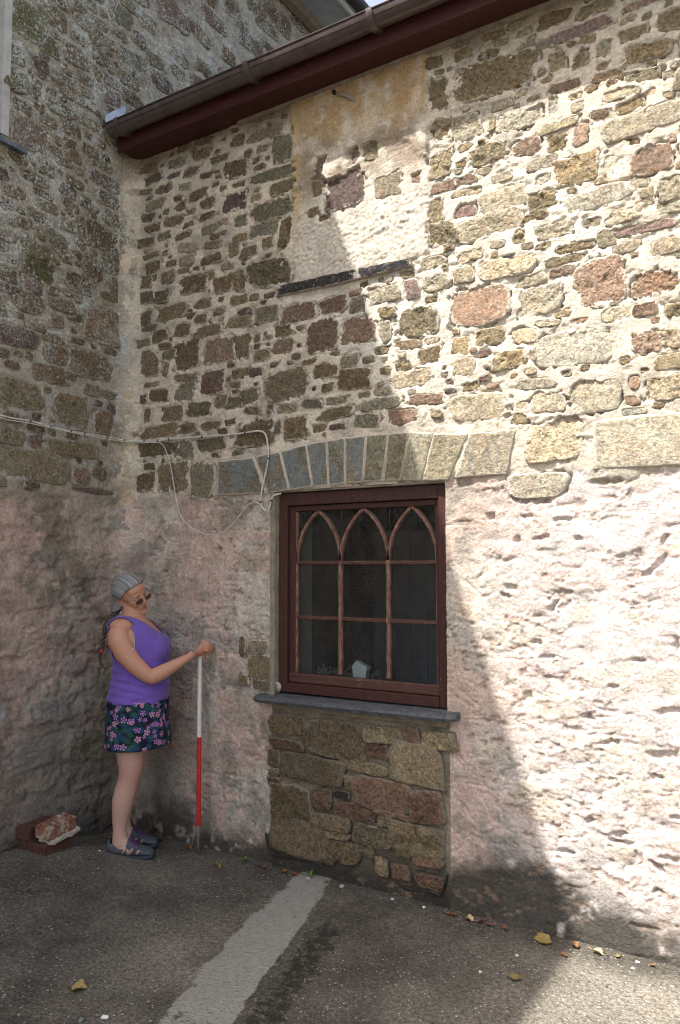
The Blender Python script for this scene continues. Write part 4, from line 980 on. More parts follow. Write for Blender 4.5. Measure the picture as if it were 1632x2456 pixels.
# ---------------------------------------------------------------- cables clipped along the walls
M_CABLE = mat_simple('white_cable', (.50, .47, .41), .5, 30, .3)
def wallpt(X, Y, off):
    p = PM(X, Y, -off)
    if p[0] < .035 + off:
        p = PL(X, Y, off + .01)
    return Vector(p)
def smooth_path(pts, n=6):
    out = []
    for i in range(len(pts) - 1):
        p0, p1, p2, p3 = pts[max(i - 1, 0)], pts[i], pts[i + 1], pts[min(i + 2, len(pts) - 1)]
        for k in range(n):
            t = k / n
            out.append(.5 * ((2 * p1) + (p2 - p0) * t + (2 * p0 - 5 * p1 + 4 * p2 - p3) * t * t + (3 * p1 - p0 - 3 * p2 + p3) * t ** 3))
    return out + [pts[-1]]
def cable_pts(lst, off):
    P = [wallpt(*rr(*a), off) for a in lst]
    # keep clear of the thick fillet in the corner
    for p in P:
        d = .075 * math.exp(-(max(p.x, 0) / .07) ** 2) * .75
        if p.y > -.30 and p.x < .2: p.y = min(p.y, -off - d)
        if abs(p.y) < .2 and p.x < .12: p.x = max(p.x, off + .045 * math.exp(-(p.y / .12) ** 2))
    return P
thick = cable_pts([(4, -400, 960), (4, 0, 1100), (4, 210, 1140), (4, 350, 1180), (4, 490, 1212), (4, 740, 1252), (4, 885, 1283), (4, 1000, 1282), (4, 1085, 1280), (4, 1170, 1268), (4, 1400, 1250), (4, 1568, 1238), (5, 130, 1222), (5, 215, 1210), (5, 258, 1222), (5, 278, 1262), (5, 286, 1330), (5, 288, 1400), (5, 270, 1500), (5, 243, 1620), (5, 238, 1700), (5, 252, 1745), (5, 275, 1760), (5, 296, 1740), (5, 308, 1690), (5, 328, 1655), (5, 375, 1643)], .016)
c1 = empty('white_cable', tuple(thick[1]))
tag(c1, 'thick white cable clipped across both walls, dropping to the top left corner of the window', 'cable')
b = MB(); b.tube(smooth_path(thick), .0052, 8); part('cable', b.me('cable', smooth=True), M_CABLE, c1)
def clip(pos, nxt, r, par):
    d = (nxt - pos).normalized(); b = MB(); b.tube([pos - d * .004, pos + d * .004], r, 8); part('cable_clip', b.me('clip'), M_BLACK, par)
tp = smooth_path(thick, 8)
for (g, x, y) in ((4, 220, 1143), (4, 350, 1180), (4, 490, 1212), (4, 600, 1232), (4, 740, 1252), (4, 890, 1283), (4, 1000, 1282), (4, 1092, 1279), (4, 1172, 1268), (4, 1402, 1250), (5, 130, 1222), (5, 288, 1400), (5, 243, 1700), (5, 307, 1692)):
    q = cable_pts([(g, x, y)], .016)[0]; i = min(range(1, len(tp) - 1), key=lambda k: (tp[k] - q).length); clip(tp[i], tp[i + 1], .0075, c1)
thin = cable_pts([(4, -400, 990), (4, 0, 1118), (4, 200, 1155), (4, 350, 1187), (4, 600, 1241), (4, 800, 1276), (4, 890, 1292), (4, 1060, 1290), (4, 1100, 1290), (4, 1130, 1310), (4, 1150, 1350), (4, 1167, 1400), (4, 1190, 1500), (4, 1212, 1640), (7, 1240, 0), (7, 1262, 45), (7, 1290, 80), (7, 1330, 115), (7, 1380, 140), (7, 1420, 154), (7, 1470, 159), (7, 1520, 153), (8, 0, 122), (8, 60, 60), (8, 100, 10), (5, 110, 1765), (5, 140, 1727), (5, 175, 1706), (5, 205, 1703), (5, 232, 1722), (5, 243, 1738)], .022)
c2 = empty('thin_white_cable', tuple(thin[1]))
tag(c2, 'thin white cable hanging in a long loop on the pink wall left of the window', 'cable')
b = MB(); b.tube(smooth_path(thin), .0030, 7); part('cable', b.me('cable', smooth=True), M_CABLE, c2)

# ---------------------------------------------------------------- things on the inner window sill
box = empty('white_junction_box', (1.70, .20, .985))
tag(box, 'small off-white box with a pointed top standing inside the window', 'box')
pa = PM(600 + 770 / 3.015, 1400 + 680 / 3.015, .155); 
def ip(x, y, Y=.155): p = PM(600 + x / 3.015, 1400 + y / 3.015, Y); return p[0], p[2]
def prism(poly, y0, y1):
    b = MB(); n = len(poly); V = [(x, y0, z) for x, z in poly] + [(x, y1, z) for x, z in poly]
    b.add(V, [tuple(range(n)), tuple(range(n, 2 * n))[::-1]] + [(k, n + k, n + (k + 1) % n, (k + 1) % n) for k in range(n)]); return b
M_BOX = mat_simple('box_plastic', (.62, .68, .70), .5, 20, .1)
part('box_side', prism([ip(745, 690), ip(738, 595), ip(770, 553), ip(778, 690)], .155, .20).me('s', bevel=.002), M_BOX, box)
part('box_front', prism([ip(780, 690), ip(772, 556), ip(850, 606), ip(848, 628), ip(842, 632), ip(840, 690)], .150, .19).me('f', bevel=.002), M_BOX, box)
hp = empty('cable_heap', (1.45, .2, .985)); tag(hp, 'tangled heap of grey cable lying inside the window, bottom left panes', 'cable heap')
RH = random.Random(3)
M_HEAP = mat_simple('grey_cable', (.14, .14, .16), .6)
for k in range(13):
    P = []; x = RH.uniform(1.33, 1.62); y = RH.uniform(.17, .27); a = RH.uniform(0, 6.3)
    for j in range(7):
        hgt = .99 + .045 * math.sin(j / 6 * math.pi) * RH.uniform(.2, 1.3) * (1.4 if k % 5 == 0 else 1)
        P.append(Vector((min(1.70, max(1.30, x)), min(.30, max(.15, y)), hgt + .004))); x += .05 * math.cos(a); y += .03 * math.sin(a); a += RH.uniform(-.9, .9)
    b = MB(); b.tube(smooth_path(P, 5), .0045, 6); part('cable_strand', b.me('strand', smooth=True), M_HEAP, hp)

# ---------------------------------------------------------------- ranging pole
G0 = ground_hit(476, 2047); top = G0 + Vector((0, 0, 1.12))
_t = PM(480, 1556, G0.y); top = Vector((_t[0] - .0, G0.y, _t[2]))
pole = empty('ranging_pole', tuple(G0)); tag(pole, 'red and white survey ranging pole with a steel spike held upright', 'survey pole')
ax = (top - G0)
def seg(a, b_, r, mat, name, n=16):
    q = MB(); q.tube([G0 + ax * a, G0 + ax * b_], r, n); part(name, q.me(name, smooth=False), mat, pole)
zr = (PM(477, 1979, G0.y)[2] - G0.z) / ax.z; zw = (PM(479, 1767.5, G0.y)[2] - G0.z) / ax.z
RP = .0128
seg(zr, zw, RP, mat_simple('red_pole_paint', (.46, .020, .016), .38, 60, .22), 'red_band')
seg(zw, .992, RP, mat_simple('white_pole_paint', (.62, .58, .52), .4, 40, .15), 'white_band')
q = MB(); q.tube([G0 + ax * .001, G0 + ax * .03, G0 + ax * zr * .6, G0 + ax * (zr - .001)], [.003, .007, .0105, .0105], 14); part('spike', q.me('spike', smooth=True), mat_simple('rusty_steel', (.13, .095, .07), .55, 60, .5, .001), pole)

# ---------------------------------------------------------------- bricks in the corner
def mat_brick(name, col, pale, amt):
    t = NT(name); c = t.mix(t.map(t.noise(30, 5, .7), .35, .65), col, tuple(x * .6 for x in col))
    c = t.mix(t.map(t.noise(16, 6, .8), amt, amt + .06), c, pale)
    return t.fin(c, .9, t.bump(t.noise(80, 5, .7), .006), .2)
M_BRD = mat_brick('dark_red_brick', (.11, .050, .036), (.22, .165, .13), .60)
M_BRP = mat_brick('lime_stained_brick', (.30, .135, .08), (.42, .34, .28), .50)
M_BRM = mat_simple('old_mortar', (.46, .41, .34), .95, 40, .2, .01)
A = ground_hit(106.5, 2054); B = ground_hit(183, 2028); 
dx = (B - A); dx.z = 0; dx.normalize(); dy = Vector((-dx.y, dx.x, 0))
zb = max(A.z, B.z)
def brick(name, org, ang, dz, L_=.215, Wd=.1025, Ht=.065, mat=M_BRD, sub=True):
    b = MB(); b.box(0, L_, 0, Wd, 0, Ht); me = b.me(name, bevel=.004); me = subdiv(me, 3); roughen(me, .0035, 40)
    for v in me.vertices: v.co.z += 0
    o = link(name, me, mat); o.location = org + Vector((0, 0, dz)); o.rotation_euler = (0, 0, ang); return o
ang = math.atan2(dx.y, dx.x)
O = A.copy(); O.z = zb
# dy must run towards the wall side (left in the picture)
dl = Vector((-dx.y, dx.x, 0)); 
o = brick('brick', O, ang, -.012, .205); tag(o, 'dark red brick lying nearest the camera at the bottom of the pile', 'brick', 'loose bricks in the corner')
o = brick('brick', O + dl * .108 + dx * .012, ang + .03, -.008, .20); tag(o, 'dark lower brick at the back, with a pale mortar streak, beside the tall wall', 'brick', 'loose bricks in the corner')
o = brick('brick', O + dl * .118 + dx * .0, ang + .06, .058, .20); tag(o, 'smooth dark red brick lying on the rear lower brick behind the one with holes', 'brick', 'loose bricks in the corner')
# perforated brick, with grooves down its side, on a slab of its old mortar
pb = empty('perforated_brick', tuple(O + Vector((0, 0, .07)))); tag(pb, 'orange perforated brick on top of the pile with a slab of old mortar under it', 'brick', 'loose bricks in the corner')
bm = bmesh.new()
L_, Wd, Ht = .190, .10, .062
me = bpy.data.meshes.new('pb'); V = []; Fa = []
gx = [0]; gy = [0]
nx, ny = 5, 3
for i in range(nx):
    c = (i + .5) * L_ / nx; gx += [c - .009, c + .009]
gx.append(L_)
for j in range(ny):
    c = (j + .5) * Wd / ny; gy += [c - .009, c + .009]
gy.append(Wd)
b = MB(); idx = {}
for i in range(len(gx)):
    for j in range(len(gy)):
        idx[(i, j)] = len(b.V); b.V.append((gx[i], gy[j], Ht)); b.V.append((gx[i], gy[j], Ht - .045))
for i in range(len(gx) - 1):
    for j in range(len(gy) - 1):
        a, c, d, e = idx[(i, j)], idx[(i + 1, j)], idx[(i + 1, j + 1)], idx[(i, j + 1)]
        if i % 2 == 1 and j % 2 == 1:
            b.F.append((a + 1, c + 1, d + 1, e + 1)); b.F += [(a, c, c + 1, a + 1), (c, d, d + 1, c + 1), (d, e, e + 1, d + 1), (e, a, a + 1, e + 1)]
        else: b.F.append((a, c, d, e))
b.F = [f[::-1] if False else f for f in b.F]
# sides, the near one grooved
def side(p, q, groove):
    n = 22; base = len(b.V); dirv = Vector((q[0] - p[0], q[1] - p[1], 0)); nrm = Vector((dirv.y, -dirv.x, 0)).normalized()
    for k in range(n + 1):
        t = k / n; g = -.006 if (groove and (k % 4 == 2)) else 0
        x, y = p[0] + dirv.x * t, p[1] + dirv.y * t
        b.V.append((x + nrm.x * g, y + nrm.y * g, 0)); b.V.append((x + nrm.x * g, y + nrm.y * g, Ht))
    for k in range(n): b.F.append((base + 2 * k, base + 2 * k + 2, base + 2 * k + 3, base + 2 * k + 1))
side((0, 0), (L_, 0), True); side((L_, 0), (L_, Wd), False); side((L_, Wd), (0, Wd), False); side((0, Wd), (0, 0), False)
b.F.append((len(b.V), len(b.V) + 3, len(b.V) + 2, len(b.V) + 1)); b.V += [(0, 0, 0), (L_, 0, 0), (L_, Wd, 0), (0, Wd, 0)]
me = b.me('brick_body'); roughen(me, .002, 60)
pb.rotation_euler = (math.radians(5), math.radians(-5), ang + .05)
pb.location = O + dx * .015 + dl * -.018 + Vector((0, 0, .073)); bpy.context.view_layer.update()
link('brick_body', me, M_BRP, pb)
b = MB(); b.box(.012, L_ + .022, -.016, Wd * .9, -.020, -.001); me = b.me('m'); me = subdiv(me, 12); roughen(me, .009, 35); roughen(me, .004, 90); link('mortar_slab', me, M_BRM, pb)

# ---------------------------------------------------------------- leaves, chips, weeds, gap strips
def leaf_mat(name, c1_, c2_):
    t = NT(name); c = t.mix(t.map(t.noise(90, 4, .6), .35, .65), c1_, c2_)
    return t.fin(c, .6, None, .3)
LM = {'o': leaf_mat('orange_leaf', (.26, .115, .045), (.15, .07, .03)), 'r': leaf_mat('red_brown_leaf', (.17, .065, .035), (.10, .045, .028)),
      'y': leaf_mat('yellow_leaf', (.32, .22, .075), (.20, .14, .045)), 'g': leaf_mat('olive_leaf', (.22, .17, .05), (.13, .11, .04)), 'p': leaf_mat('pale_leaf', (.50, .38, .20), (.38, .26, .12)), 'd': leaf_mat('dark_leaf', (.07, .045, .03), (.05, .03, .02))}
LCOL = {'o': 'orange', 'r': 'red-brown', 'y': 'yellow', 'g': 'olive-yellow', 'p': 'pale tan', 'd': 'dark brown'}
RL = random.Random(5)
def leaf(px, py, size, kind, label, lobed=True, fold=.3):
    p = ground_hit(px, py); p.y = min(p.y, -.035 - size * .3); n = 22; V = [(0, 0, 0)]
    k0 = RL.uniform(0, 6); el = RL.uniform(.65, .9)
    for k in range(n):
        a = 2 * math.pi * k / n; size_ = size * .78; r = size_ * .5 * (1 + (.12 * math.cos(5 * a + k0) if lobed else 0) + RL.uniform(-.07, .07))
        x, y = r * math.cos(a), r * el * math.sin(a)
        V.append((x, y, abs(y) * fold * 1.6 + .22 * size * math.cos(a * 2 + k0) * fold + .002))
    for k in range(n):
        v = V[k + 1]; V.append((v[0] * .5, v[1] * .5, v[2] * .45))
    Fa = [(0, n + 1 + k, n + 1 + (k + 1) % n) for k in range(n)] + [(n + 1 + k, 1 + k, 1 + (k + 1) % n, n + 1 + (k + 1) % n) for k in range(n)]
    b = MB(); b.add(V, Fa); b.tube([(size * .45, 0, .004), (size * .75, .004, .008)], .0012, 5)
    mz = min(v[2] for v in b.V); o = link('fallen_leaf', b.me('leaf', smooth=True), LM[kind]); o.location = p + Vector((0, 0, .004 - mz)); o.rotation_euler = (RL.uniform(-.15, .15), RL.uniform(-.15, .15), RL.uniform(0, 6.28))
    tag(o, label, 'leaf', 'fallen leaves scattered on the yard')
for (g, x, y, sz, kd, lb) in [
    (11, 325, 627, .030, 'r', 'small red-brown leaf at the wall foot, leftmost by the black gap strip'), (11, 368, 637, .034, 'r', 'red-brown leaf touching the pale mortar just under the infilled wall'),
    (11, 465, 692, .045, 'o', 'orange-brown leaf, left one of the leaf cluster at the top of the pale strip'), (11, 535, 708, .048, 'o', 'orange leaf, right one of the leaf cluster at the top of the pale strip'),
    (11, 495, 725, .035, 'r', 'crumpled red-brown leaf, front one of the cluster at the top of the pale strip'), (11, 185, 852, .026, 'o', 'single small orange-brown leaf on dark concrete left of the pale strip'),
    (11, 785, 738, .034, 'g', 'small olive-yellow leaf beside the grey chip at the foot of the infill'), (12, 8, 968, .045, 'o', 'orange leaf against the plinth just right of the infilled panel'), (12, 45, 988, .042, 'r', 'dark red leaf next to the orange one at the plinth right of the infill'),
    (12, 165, 1000, .060, 'p', 'large tan upright leaf in the shaded row along the wall foot'), (12, 230, 1030, .042, 'r', 'rust-coloured leaf between the tan leaf and the curled one along the wall foot'), (12, 287, 1056, .045, 'r', 'curled brown-red leaf in the middle of the row along the wall foot'),
    (12, 400, 1068, .045, 'r', 'reddish broken leaf just before the big folded leaf at the shadow edge'), (12, 665, 1142, .105, 'y', 'largest yellow-brown folded leaf at the wall foot in the shade'), (12, 880, 1185, .050, 'o', 'orange leaf just past the shadow edge beside the wall foot'),
    (12, 1037, 1221, .062, 'p', 'pale cream leaf in full sun at the wall foot'), (12, 1170, 1243, .032, 'y', 'small golden leaf in the sun right of the cream leaf'), (12, 762, 1302, .048, 'o', 'tan-orange curled leaf out on the concrete at the shadow edge'),
    (12, 425, 1462, .070, 'g', 'yellow-green folded leaf alone on the shaded concrete at the bottom right'), (12, 1397, 1325, .028, 'o', 'tiny orange leaf farthest right in the sun'), (10, 1097, 420, .052, 'y', 'ochre leaf behind the person in the corner'),
    (10, 1405, 525, .048, 'o', 'brown leaf right beside the pole spike'), (10, 1498, 546, .032, 'o', 'small orange leaf right of the pole spike'), (10, 1520, 683, .060, 'y', 'flat yellow leaf on open concrete in front of the pole'), (10, 549, 1540, .075, 'y', 'large yellow leaf near the lower left of the yard'),
    (10, 1250, 452, .055, 'd', 'dark rotten leaf in the corner behind the pole')]:
    X, Y = rr(g, x, y); leaf(X, Y, sz, kd, lb, True, RL.uniform(.2, .7))
M_CHIP = mat_simple('stone_chip', (.36, .34, .30), .8, 60, .25); M_CHIPW = mat_simple('white_chip', (.66, .65, .62), .7, 60, .1); M_CHIPG = mat_simple('green_chip', (.14, .19, .17), .7, 60, .1)
def chip(g, x, y, s, mat, lb):
    p = ground_hit(*rr(g, x, y)); p.y = min(p.y, -.03 - s * .4); s = s * .72; b = MB(); b.ell((0, 0, 0), (s * .5, s * .35, s * .2), None, 8, 5); me = b.me('chip'); roughen(me, s * .16, 30 / s * .1)
    o = link('stone_chip', me, mat); o.location = p + Vector((0, 0, s * .12)); o.rotation_euler = (0, 0, RL.uniform(0, 6)); tag(o, lb, 'stone chip', 'loose stone chips on the yard')
chip(11, 575, 765, .050, M_CHIP, 'pale wedge-shaped stone chip on the top of the pale concrete strip'); chip(11, 840, 796, .048, M_CHIP, 'flat grey stone chip just right of the pale strip')
chip(11, 1220, 853, .026, M_CHIPW, 'rounded white pebble at the foot of the infill by the black gap strip'); chip(11, 1430, 910, .030, M_CHIPW, 'pale pebble near the right end of the infill'); chip(10, 690, 574, .020, M_CHIPW, 'small white pebble left of the sandals')
chip(10, 725, 1730, .040, M_CHIPW, 'white chip at the bottom edge of the yard on the left'); chip(11, 796, 1506, .022, M_CHIPG, 'pale greenish pebble on dark concrete low in the middle'); chip(12, 440, 1300, .024, M_CHIPW, 'white fleck of stone on shaded concrete below the row of leaves')
chip(12, 1240, 1388, .024, M_CHIPW, 'white pebble in the sunlit concrete at the right'); chip(12, 1312, 1268, .026, M_CHIPW, 'white pebble in the sun close to the wall foot'); chip(12, 185, 1412, .026, M_CHIPW, 'small pale chip among dark aggregate left of the yellow-green leaf')
chip(10, 560, 1748, .036, M_CHIPG, 'green-grey chip at the bottom edge beside the white chip')
# black strips standing in for the dark gap along the infill foot
M_GAP = mat_simple('dark_gap_black', (.012, .012, .013), .45, 30, .3)
def strip(lst, lab, r=.006):
    P = []
    for (g, x, y) in lst:
        X, Y = rr(g, x, y); p = PM(X, Y, -.035); 
        if p[2] < .015: p = ground_hit(X, Y); p[1] = min(p[1], -.03)
        P.append(Vector(p) + Vector((0, 0, .004)))
    b = MB(); b.tube(smooth_path(P, 5), r, 6); o = link('dark_gap_strip', b.me('s', smooth=True), M_GAP); tag(o, lab, 'sealant strip', 'black strips for the dark gaps at the wall foot'); return o
strip([(11, 272, 455), (11, 280, 520), (11, 292, 575), (11, 320, 605), (11, 400, 622), (11, 520, 642), (11, 620, 662), (11, 665, 690)], 'black strip standing in for the dark gap, curving up at the left end of the infill')
strip([(11, 1232, 838), (11, 1330, 856), (11, 1430, 868), (11, 1480, 888), (11, 1510, 820), (11, 1530, 745)], 'black strip standing in for the dark gap, bent upright at the right end of the infill')
# weeds
M_WEED = leaf_mat('weed_green', (.10, .20, .03), (.06, .12, .02))
def weed(g, x, y, n, h, lb):
    p = ground_hit(*rr(g, x, y)); p.y = min(p.y, -.03); r = empty('weed', tuple(p)); tag(r, lb, 'weed')
    for k in range(n):
        a = 6.28 * k / n + RL.uniform(-.4, .4); l = h * RL.uniform(.6, 1.1); b = MB()
        d = Vector((math.cos(a), math.sin(a), 0)); t = Vector((-d.y, d.x, 0))
        q = [Vector((0, 0, 0)), d * l * .3 + Vector((0, 0, l * .6)), d * l * .6 + Vector((0, 0, l * .85)), d * l + Vector((0, 0, l * .75))]; w = [.001, .004, .005, .0005]
        V = [tuple(qq + t * ww) for qq, ww in zip(q, w)] + [tuple(qq - t * ww) for qq, ww in zip(q, w)]
        b.add(V, [(i, i + 1, 5 + i, 4 + i) for i in range(3)]); link('leaf', b.me('leaf', smooth=True), M_WEED, r)
weed(11, 268, 580, 9, .035, 'tiny green weed in the crack left of the infill'); weed(11, 668, 708, 8, .032, 'tiny green weed at the head of the pale strip')
# ---------------------------------------------------------------- the person: built in a frame of her own (x: the way she faces, y: her left, z: up)
FT = ground_hit(312, 2040); KP = .00237; KZ = .00235
per = empty('person', tuple(FT)); per.rotation_euler = (0, 0, math.atan2(RT[1], RT[0])); bpy.context.view_layer.update()
tag(per, 'woman with a grey braid in purple vest and dark flowered shorts gripping the pole', 'person')
def LP(px, py, y=0.): return Vector(((px - 312) * KP, y, (2040 - py) * KZ))
def z1(x, y, d=0.): return LP(220 + x / 5.227, 1360 + y / 5.227, d)
def z2(x, y, d=0.): return LP(220 + x / 5.227, 1680 + y / 5.227, d)
XA, YA, ZA = Vector((1, 0, 0)), Vector((0, 1, 0)), Vector((0, 0, 1))
def remesh(mb, name, vox, smooth_it=6, fac=.5):
    me = mb.me(name); o = bpy.data.objects.new(name, me); COL.objects.link(o)
    m = o.modifiers.new('r', 'REMESH'); m.mode = 'VOXEL'; m.voxel_size = vox; m.adaptivity = 0
    if smooth_it: s = o.modifiers.new('s', 'SMOOTH'); s.iterations = smooth_it; s.factor = fac
    dg = bpy.context.evaluated_depsgraph_get(); dg.update()
    me2 = bpy.data.meshes.new_from_object(o.evaluated_get(dg)); bpy.data.objects.remove(o); bpy.data.meshes.remove(me)
    for p in me2.polygons: p.use_smooth = True
    me2.name = name; return me2
def limb(mb, pts, n=20):
    """pts: (point, ra, rb) oval rings square to the path; ra sideways, rb in the picture plane"""
    P = [p[0] for p in pts]; secs = []
    for i, (p, ra, rb) in enumerate(pts):
        t = (P[min(i + 1, len(P) - 1)] - P[max(i - 1, 0)]).normalized(); a = (YA - t * t.dot(YA)).normalized(); bb = t.cross(a)
        secs.append((p, a, bb, ra, rb))
    mb.loft(secs, n)
# torso profile: (zoom y, back x, front x, half width, exponent)
TOR = [(1760, 215, 880, .165, 2.3), (1700, 207, 893, .168, 2.3), (1560, 228, 900, .158, 2.3), (1400, 258, 898, .146, 2.3), (1250, 255, 895, .142, 2.3), (1130, 236, 905, .148, 2.3), (1040, 225, 905, .152, 2.3),
       (950, 222, 870, .156, 2.3), (870, 232, 800, .158, 2.3), (790, 255, 725, .150, 2.2), (720, 285, 655, .118, 2.1), (670, 312, 610, .082, 2.0)]
def torso(mb, g=0., cut=None):
    secs = []
    for (y, bx, fx, hw, e) in TOR:
        if cut and not cut(y): continue
        p, q = z1(bx, y), z1(fx, y); c = (p + q) / 2
        secs.append((c, XA, YA, (q - p).length / 2 + g, hw + g, e))
    mb.loft(secs[::-1] if False else secs, 44)
sk = MB(); torso(sk)
# hips under the shorts and legs
sk.loft([(z2(540, 350), XA, YA, .130, .155, 2.3), (z2(545, 150), XA, YA, .140, .165, 2.3), (z2(548, 20), XA, YA, .140, .165, 2.3)], 40)
YN, YF2 = -.085, .085
def leg(yy, sh, hgt):
    o = Vector((sh, 0, hgt))
    limb(sk, [(z2(530, 300, yy) + o, .092, .100), (z2(515, 520, yy) + o, .082, .085), (z2(512, 640, yy) + o, .075, .077), (z2(520, 800, yy) + o, .066, .067), (z2(516, 900, yy) + o, .060, .061), (z2(490, 1000, yy) + o, .055, .056),
              (z2(455, 1130, yy) + o, .054, .059), (z2(432, 1230, yy) + o, .053, .058), (z2(415, 1350, yy) + o, .046, .050), (z2(403, 1480, yy) + o, .037, .041), (z2(403, 1580, yy) + o, .033, .037), (z2(405, 1660, yy) + o, .034, .041), (z2(425, 1740, yy) + o, .036, .055)])
    # kneecap and foot
    sk.ell(z2(570, 905, yy) + o, (.032, .036, .045)); sk.ell(z2(388, 1215, yy) + o, (.03, .036, .07))
    sk.loft([(z2(310, 1790, yy) + o, YA, ZA, .020, .022), (z2(340, 1780, yy) + o, YA, ZA, .030, .034), (z2(420, 1770, yy) + o, YA, ZA, .034, .045), (z2(540, 1785, yy) + o, YA, ZA, .038, .036), (z2(660, 1815, yy) + o, YA, ZA, .041, .022), (z2(770, 1835, yy) + o, YA, ZA, .032, .014)], 16)
leg(YN, 0, 0); leg(YF2, -.024, 0.)
# neck and shoulders
limb(sk, [(z1(430, 800), .10, .095), (z1(445, 710), .066, .076), (z1(455, 640), .052, .058), (z1(440, 560), .048, .054), (z1(425, 480), .046, .052)])
sk.ell(z1(400, 790, -.10), (.075, .085, .055)); sk.ell(z1(430, 780, .10), (.075, .085, .055))
# breasts
sk.ell(z1(772, 1068, -.060), (.063, .065, .076)); sk.ell(z1(766, 1066, .058), (.063, .065, .076))
# near arm
limb(sk, [(z1(385, 800, -.115), .034, .042), (z1(378, 860, -.145), .052, .058), (z1(395, 950, -.160), .053, .060), (z1(475, 1090, -.168), .048, .057), (z1(590, 1225, -.170), .043, .051), (z1(705, 1330, -.164), .038, .045), (z1(785, 1385, -.158), .036, .040), (z1(812, 1392, -.152), .032, .034)])
sk.ell(z1(798, 1390, -.155), (.040, .038, .038))
limb(sk, [(z1(770, 1392, -.155), .034, .037), (z1(835, 1367, -.150), .038, .042), (z1(925, 1322, -.134), .037, .040), (z1(1030, 1262, -.112), .031, .034), (z1(1130, 1205, -.090), .025, .026), (z1(1205, 1162, -.072), .021, .021), (z1(1250, 1130, -.060), .021, .021)])
# far arm hangs hidden in front of the belly
limb(sk, [(z1(420, 850, .165), .055, .055), (z1(470, 1060, .195), .050, .052), (z1(560, 1300, .20), .044, .044), (z1(640, 1370, .18), .036, .038), (z1(760, 1380, .12), .030, .030), (z1(840, 1370, .07), .026, .024)])
# hand closed over the top of the pole
MWI = per.matrix_world.inverted()
PT = MWI @ (G0 + ax * .992); PT2 = MWI @ (G0 + ax * .93)
hx, hy, hz = PT
yb = hy - .026
sk.loft([(z1(1225, 1150, yb - .018), YA, Vector((.5, 0, .86)), .021, .021), (z1(1262, 1118, yb - .014), YA, Vector((.45, 0, .9)), .019, .029), (z1(1300, 1084, yb - .008), YA, Vector((.3, 0, .95)), .018, .038), (z1(1335, 1062, yb - .006), YA, Vector((.15, 0, 1)), .016, .042), (z1(1352, 1056, yb - .004), YA, Vector((.1, 0, 1)), .011, .038)], 22)
sk.ell(z1(1232, 1146, -.058), (.024, .020, .021)); sk.ell(z1(1350, 1080, hy - .006), (.020, .020, .026))
for k in range(4):
    r = (.0092, .0096, .0092, .0080)[k]; lx = (0, 8, 6, -6)[k]
    a = z1(1318 + 6 * k, 1000 + 33 * k, yb - .006); m_ = z1(1352 + 4 * k, 993 + 34 * k, yb - .010); c = z1(1402 + lx, 1006 + 33 * k, yb - .006); d = z1(1438 + lx, 1030 + 32 * k, hy - .004); e = z1(1424 + lx, 1046 + 31 * k, hy + .024); g_ = z1(1398 + lx, 1054 + 30 * k, hy + .030)
    sk.tube([a, m_, m_.lerp(c, .5), c, d, e, g_], [r * 1.0, r * 1.12, r * .98, r * 1.10, r, r * .92, r * .78], 12); sk.ell(m_, (r * 1.25, r * 1.2, r * 1.15)); sk.ell(c, (r * 1.15, r * 1.1, r * 1.05))
sk.tube([z1(1270, 1150, hy - .02), z1(1315, 1150, hy - .004), z1(1358, 1140, hy + .012), z1(1400, 1124, hy + .020)], [.015, .0135, .0115, .0095], 12)
# head
HC = z1(436, 400); HR = (Matrix.Rotation(math.radians(-33), 3, 'Z') @ Matrix.Rotation(math.radians(9), 3, 'Y') @ Matrix.Rotation(math.radians(25), 3, 'X'))
HS = 1.0
def hp_(x, y, z): return HC + HR @ Vector((x, y, z)) * HS
hd = MB()
def he(c, r, mb=None): (mb or hd).ell(hp_(*c), tuple(q * HS for q in r), HR, 24, 16)
for tgt in (hd,):
    he((-.012, 0, .028), (.094, .074, .086)); he((.030, 0, .000), (.064, .064, .085)); he((.032, 0, -.040), (.056, .056, .062))
    he((.072, 0, -.092), (.024, .024, .020)); he((.050, .020, -.082), (.03, .024, .022)); he((.050, -.020, -.082), (.03, .024, .022)); he((.020, .036, -.060), (.040, .024, .036)); he((.020, -.036, -.060), (.040, .024, .036)); he((.030, 0, -.088), (.042, .040, .024))
    he((.062, .033, -.026), (.026, .022, .026)); he((.062, -.033, -.026), (.026, .022, .026))
    he((.050, 0, .040), (.040, .058, .046)); he((.080, .022, .019), (.013, .022, .009)); he((.080, -.022, .019), (.013, .022, .009))
    he((.078, .030, .002), (.012, .013, .009)); he((.078, -.030, .002), (.012, .013, .009))
    he((.080, 0, -.060), (.015, .026, .020)); he((.087, 0, -.0535), (.009, .020, .0045)); he((.086, 0, -.0640), (.009, .016, .005)); he((.082, 0, -.090), (.014, .020, .014))
    hd.tube([hp_(.082, 0, .020), hp_(.094, 0, .000), hp_(.106, 0, -.022), hp_(.108, 0, -.030)], [.007, .0085, .0115, .010], 12)
    he((.098, .011, -.031), (.010, .008, .008)); he((.098, -.011, -.031), (.010, .008, .008))
    for sg in (1, -1):
        he((-.006, sg * .074, -.004), (.016, .006, .030)); he((.0, sg * .076, -.026), (.009, .006, .010)); he((-.014, sg * .078, .006), (.010, .006, .018))
sk.V, sk.F, off = sk.V, sk.F, len(sk.V)
sk.add(hd.V, hd.F)
body = remesh(sk, 'body', .0036, 3, .5)
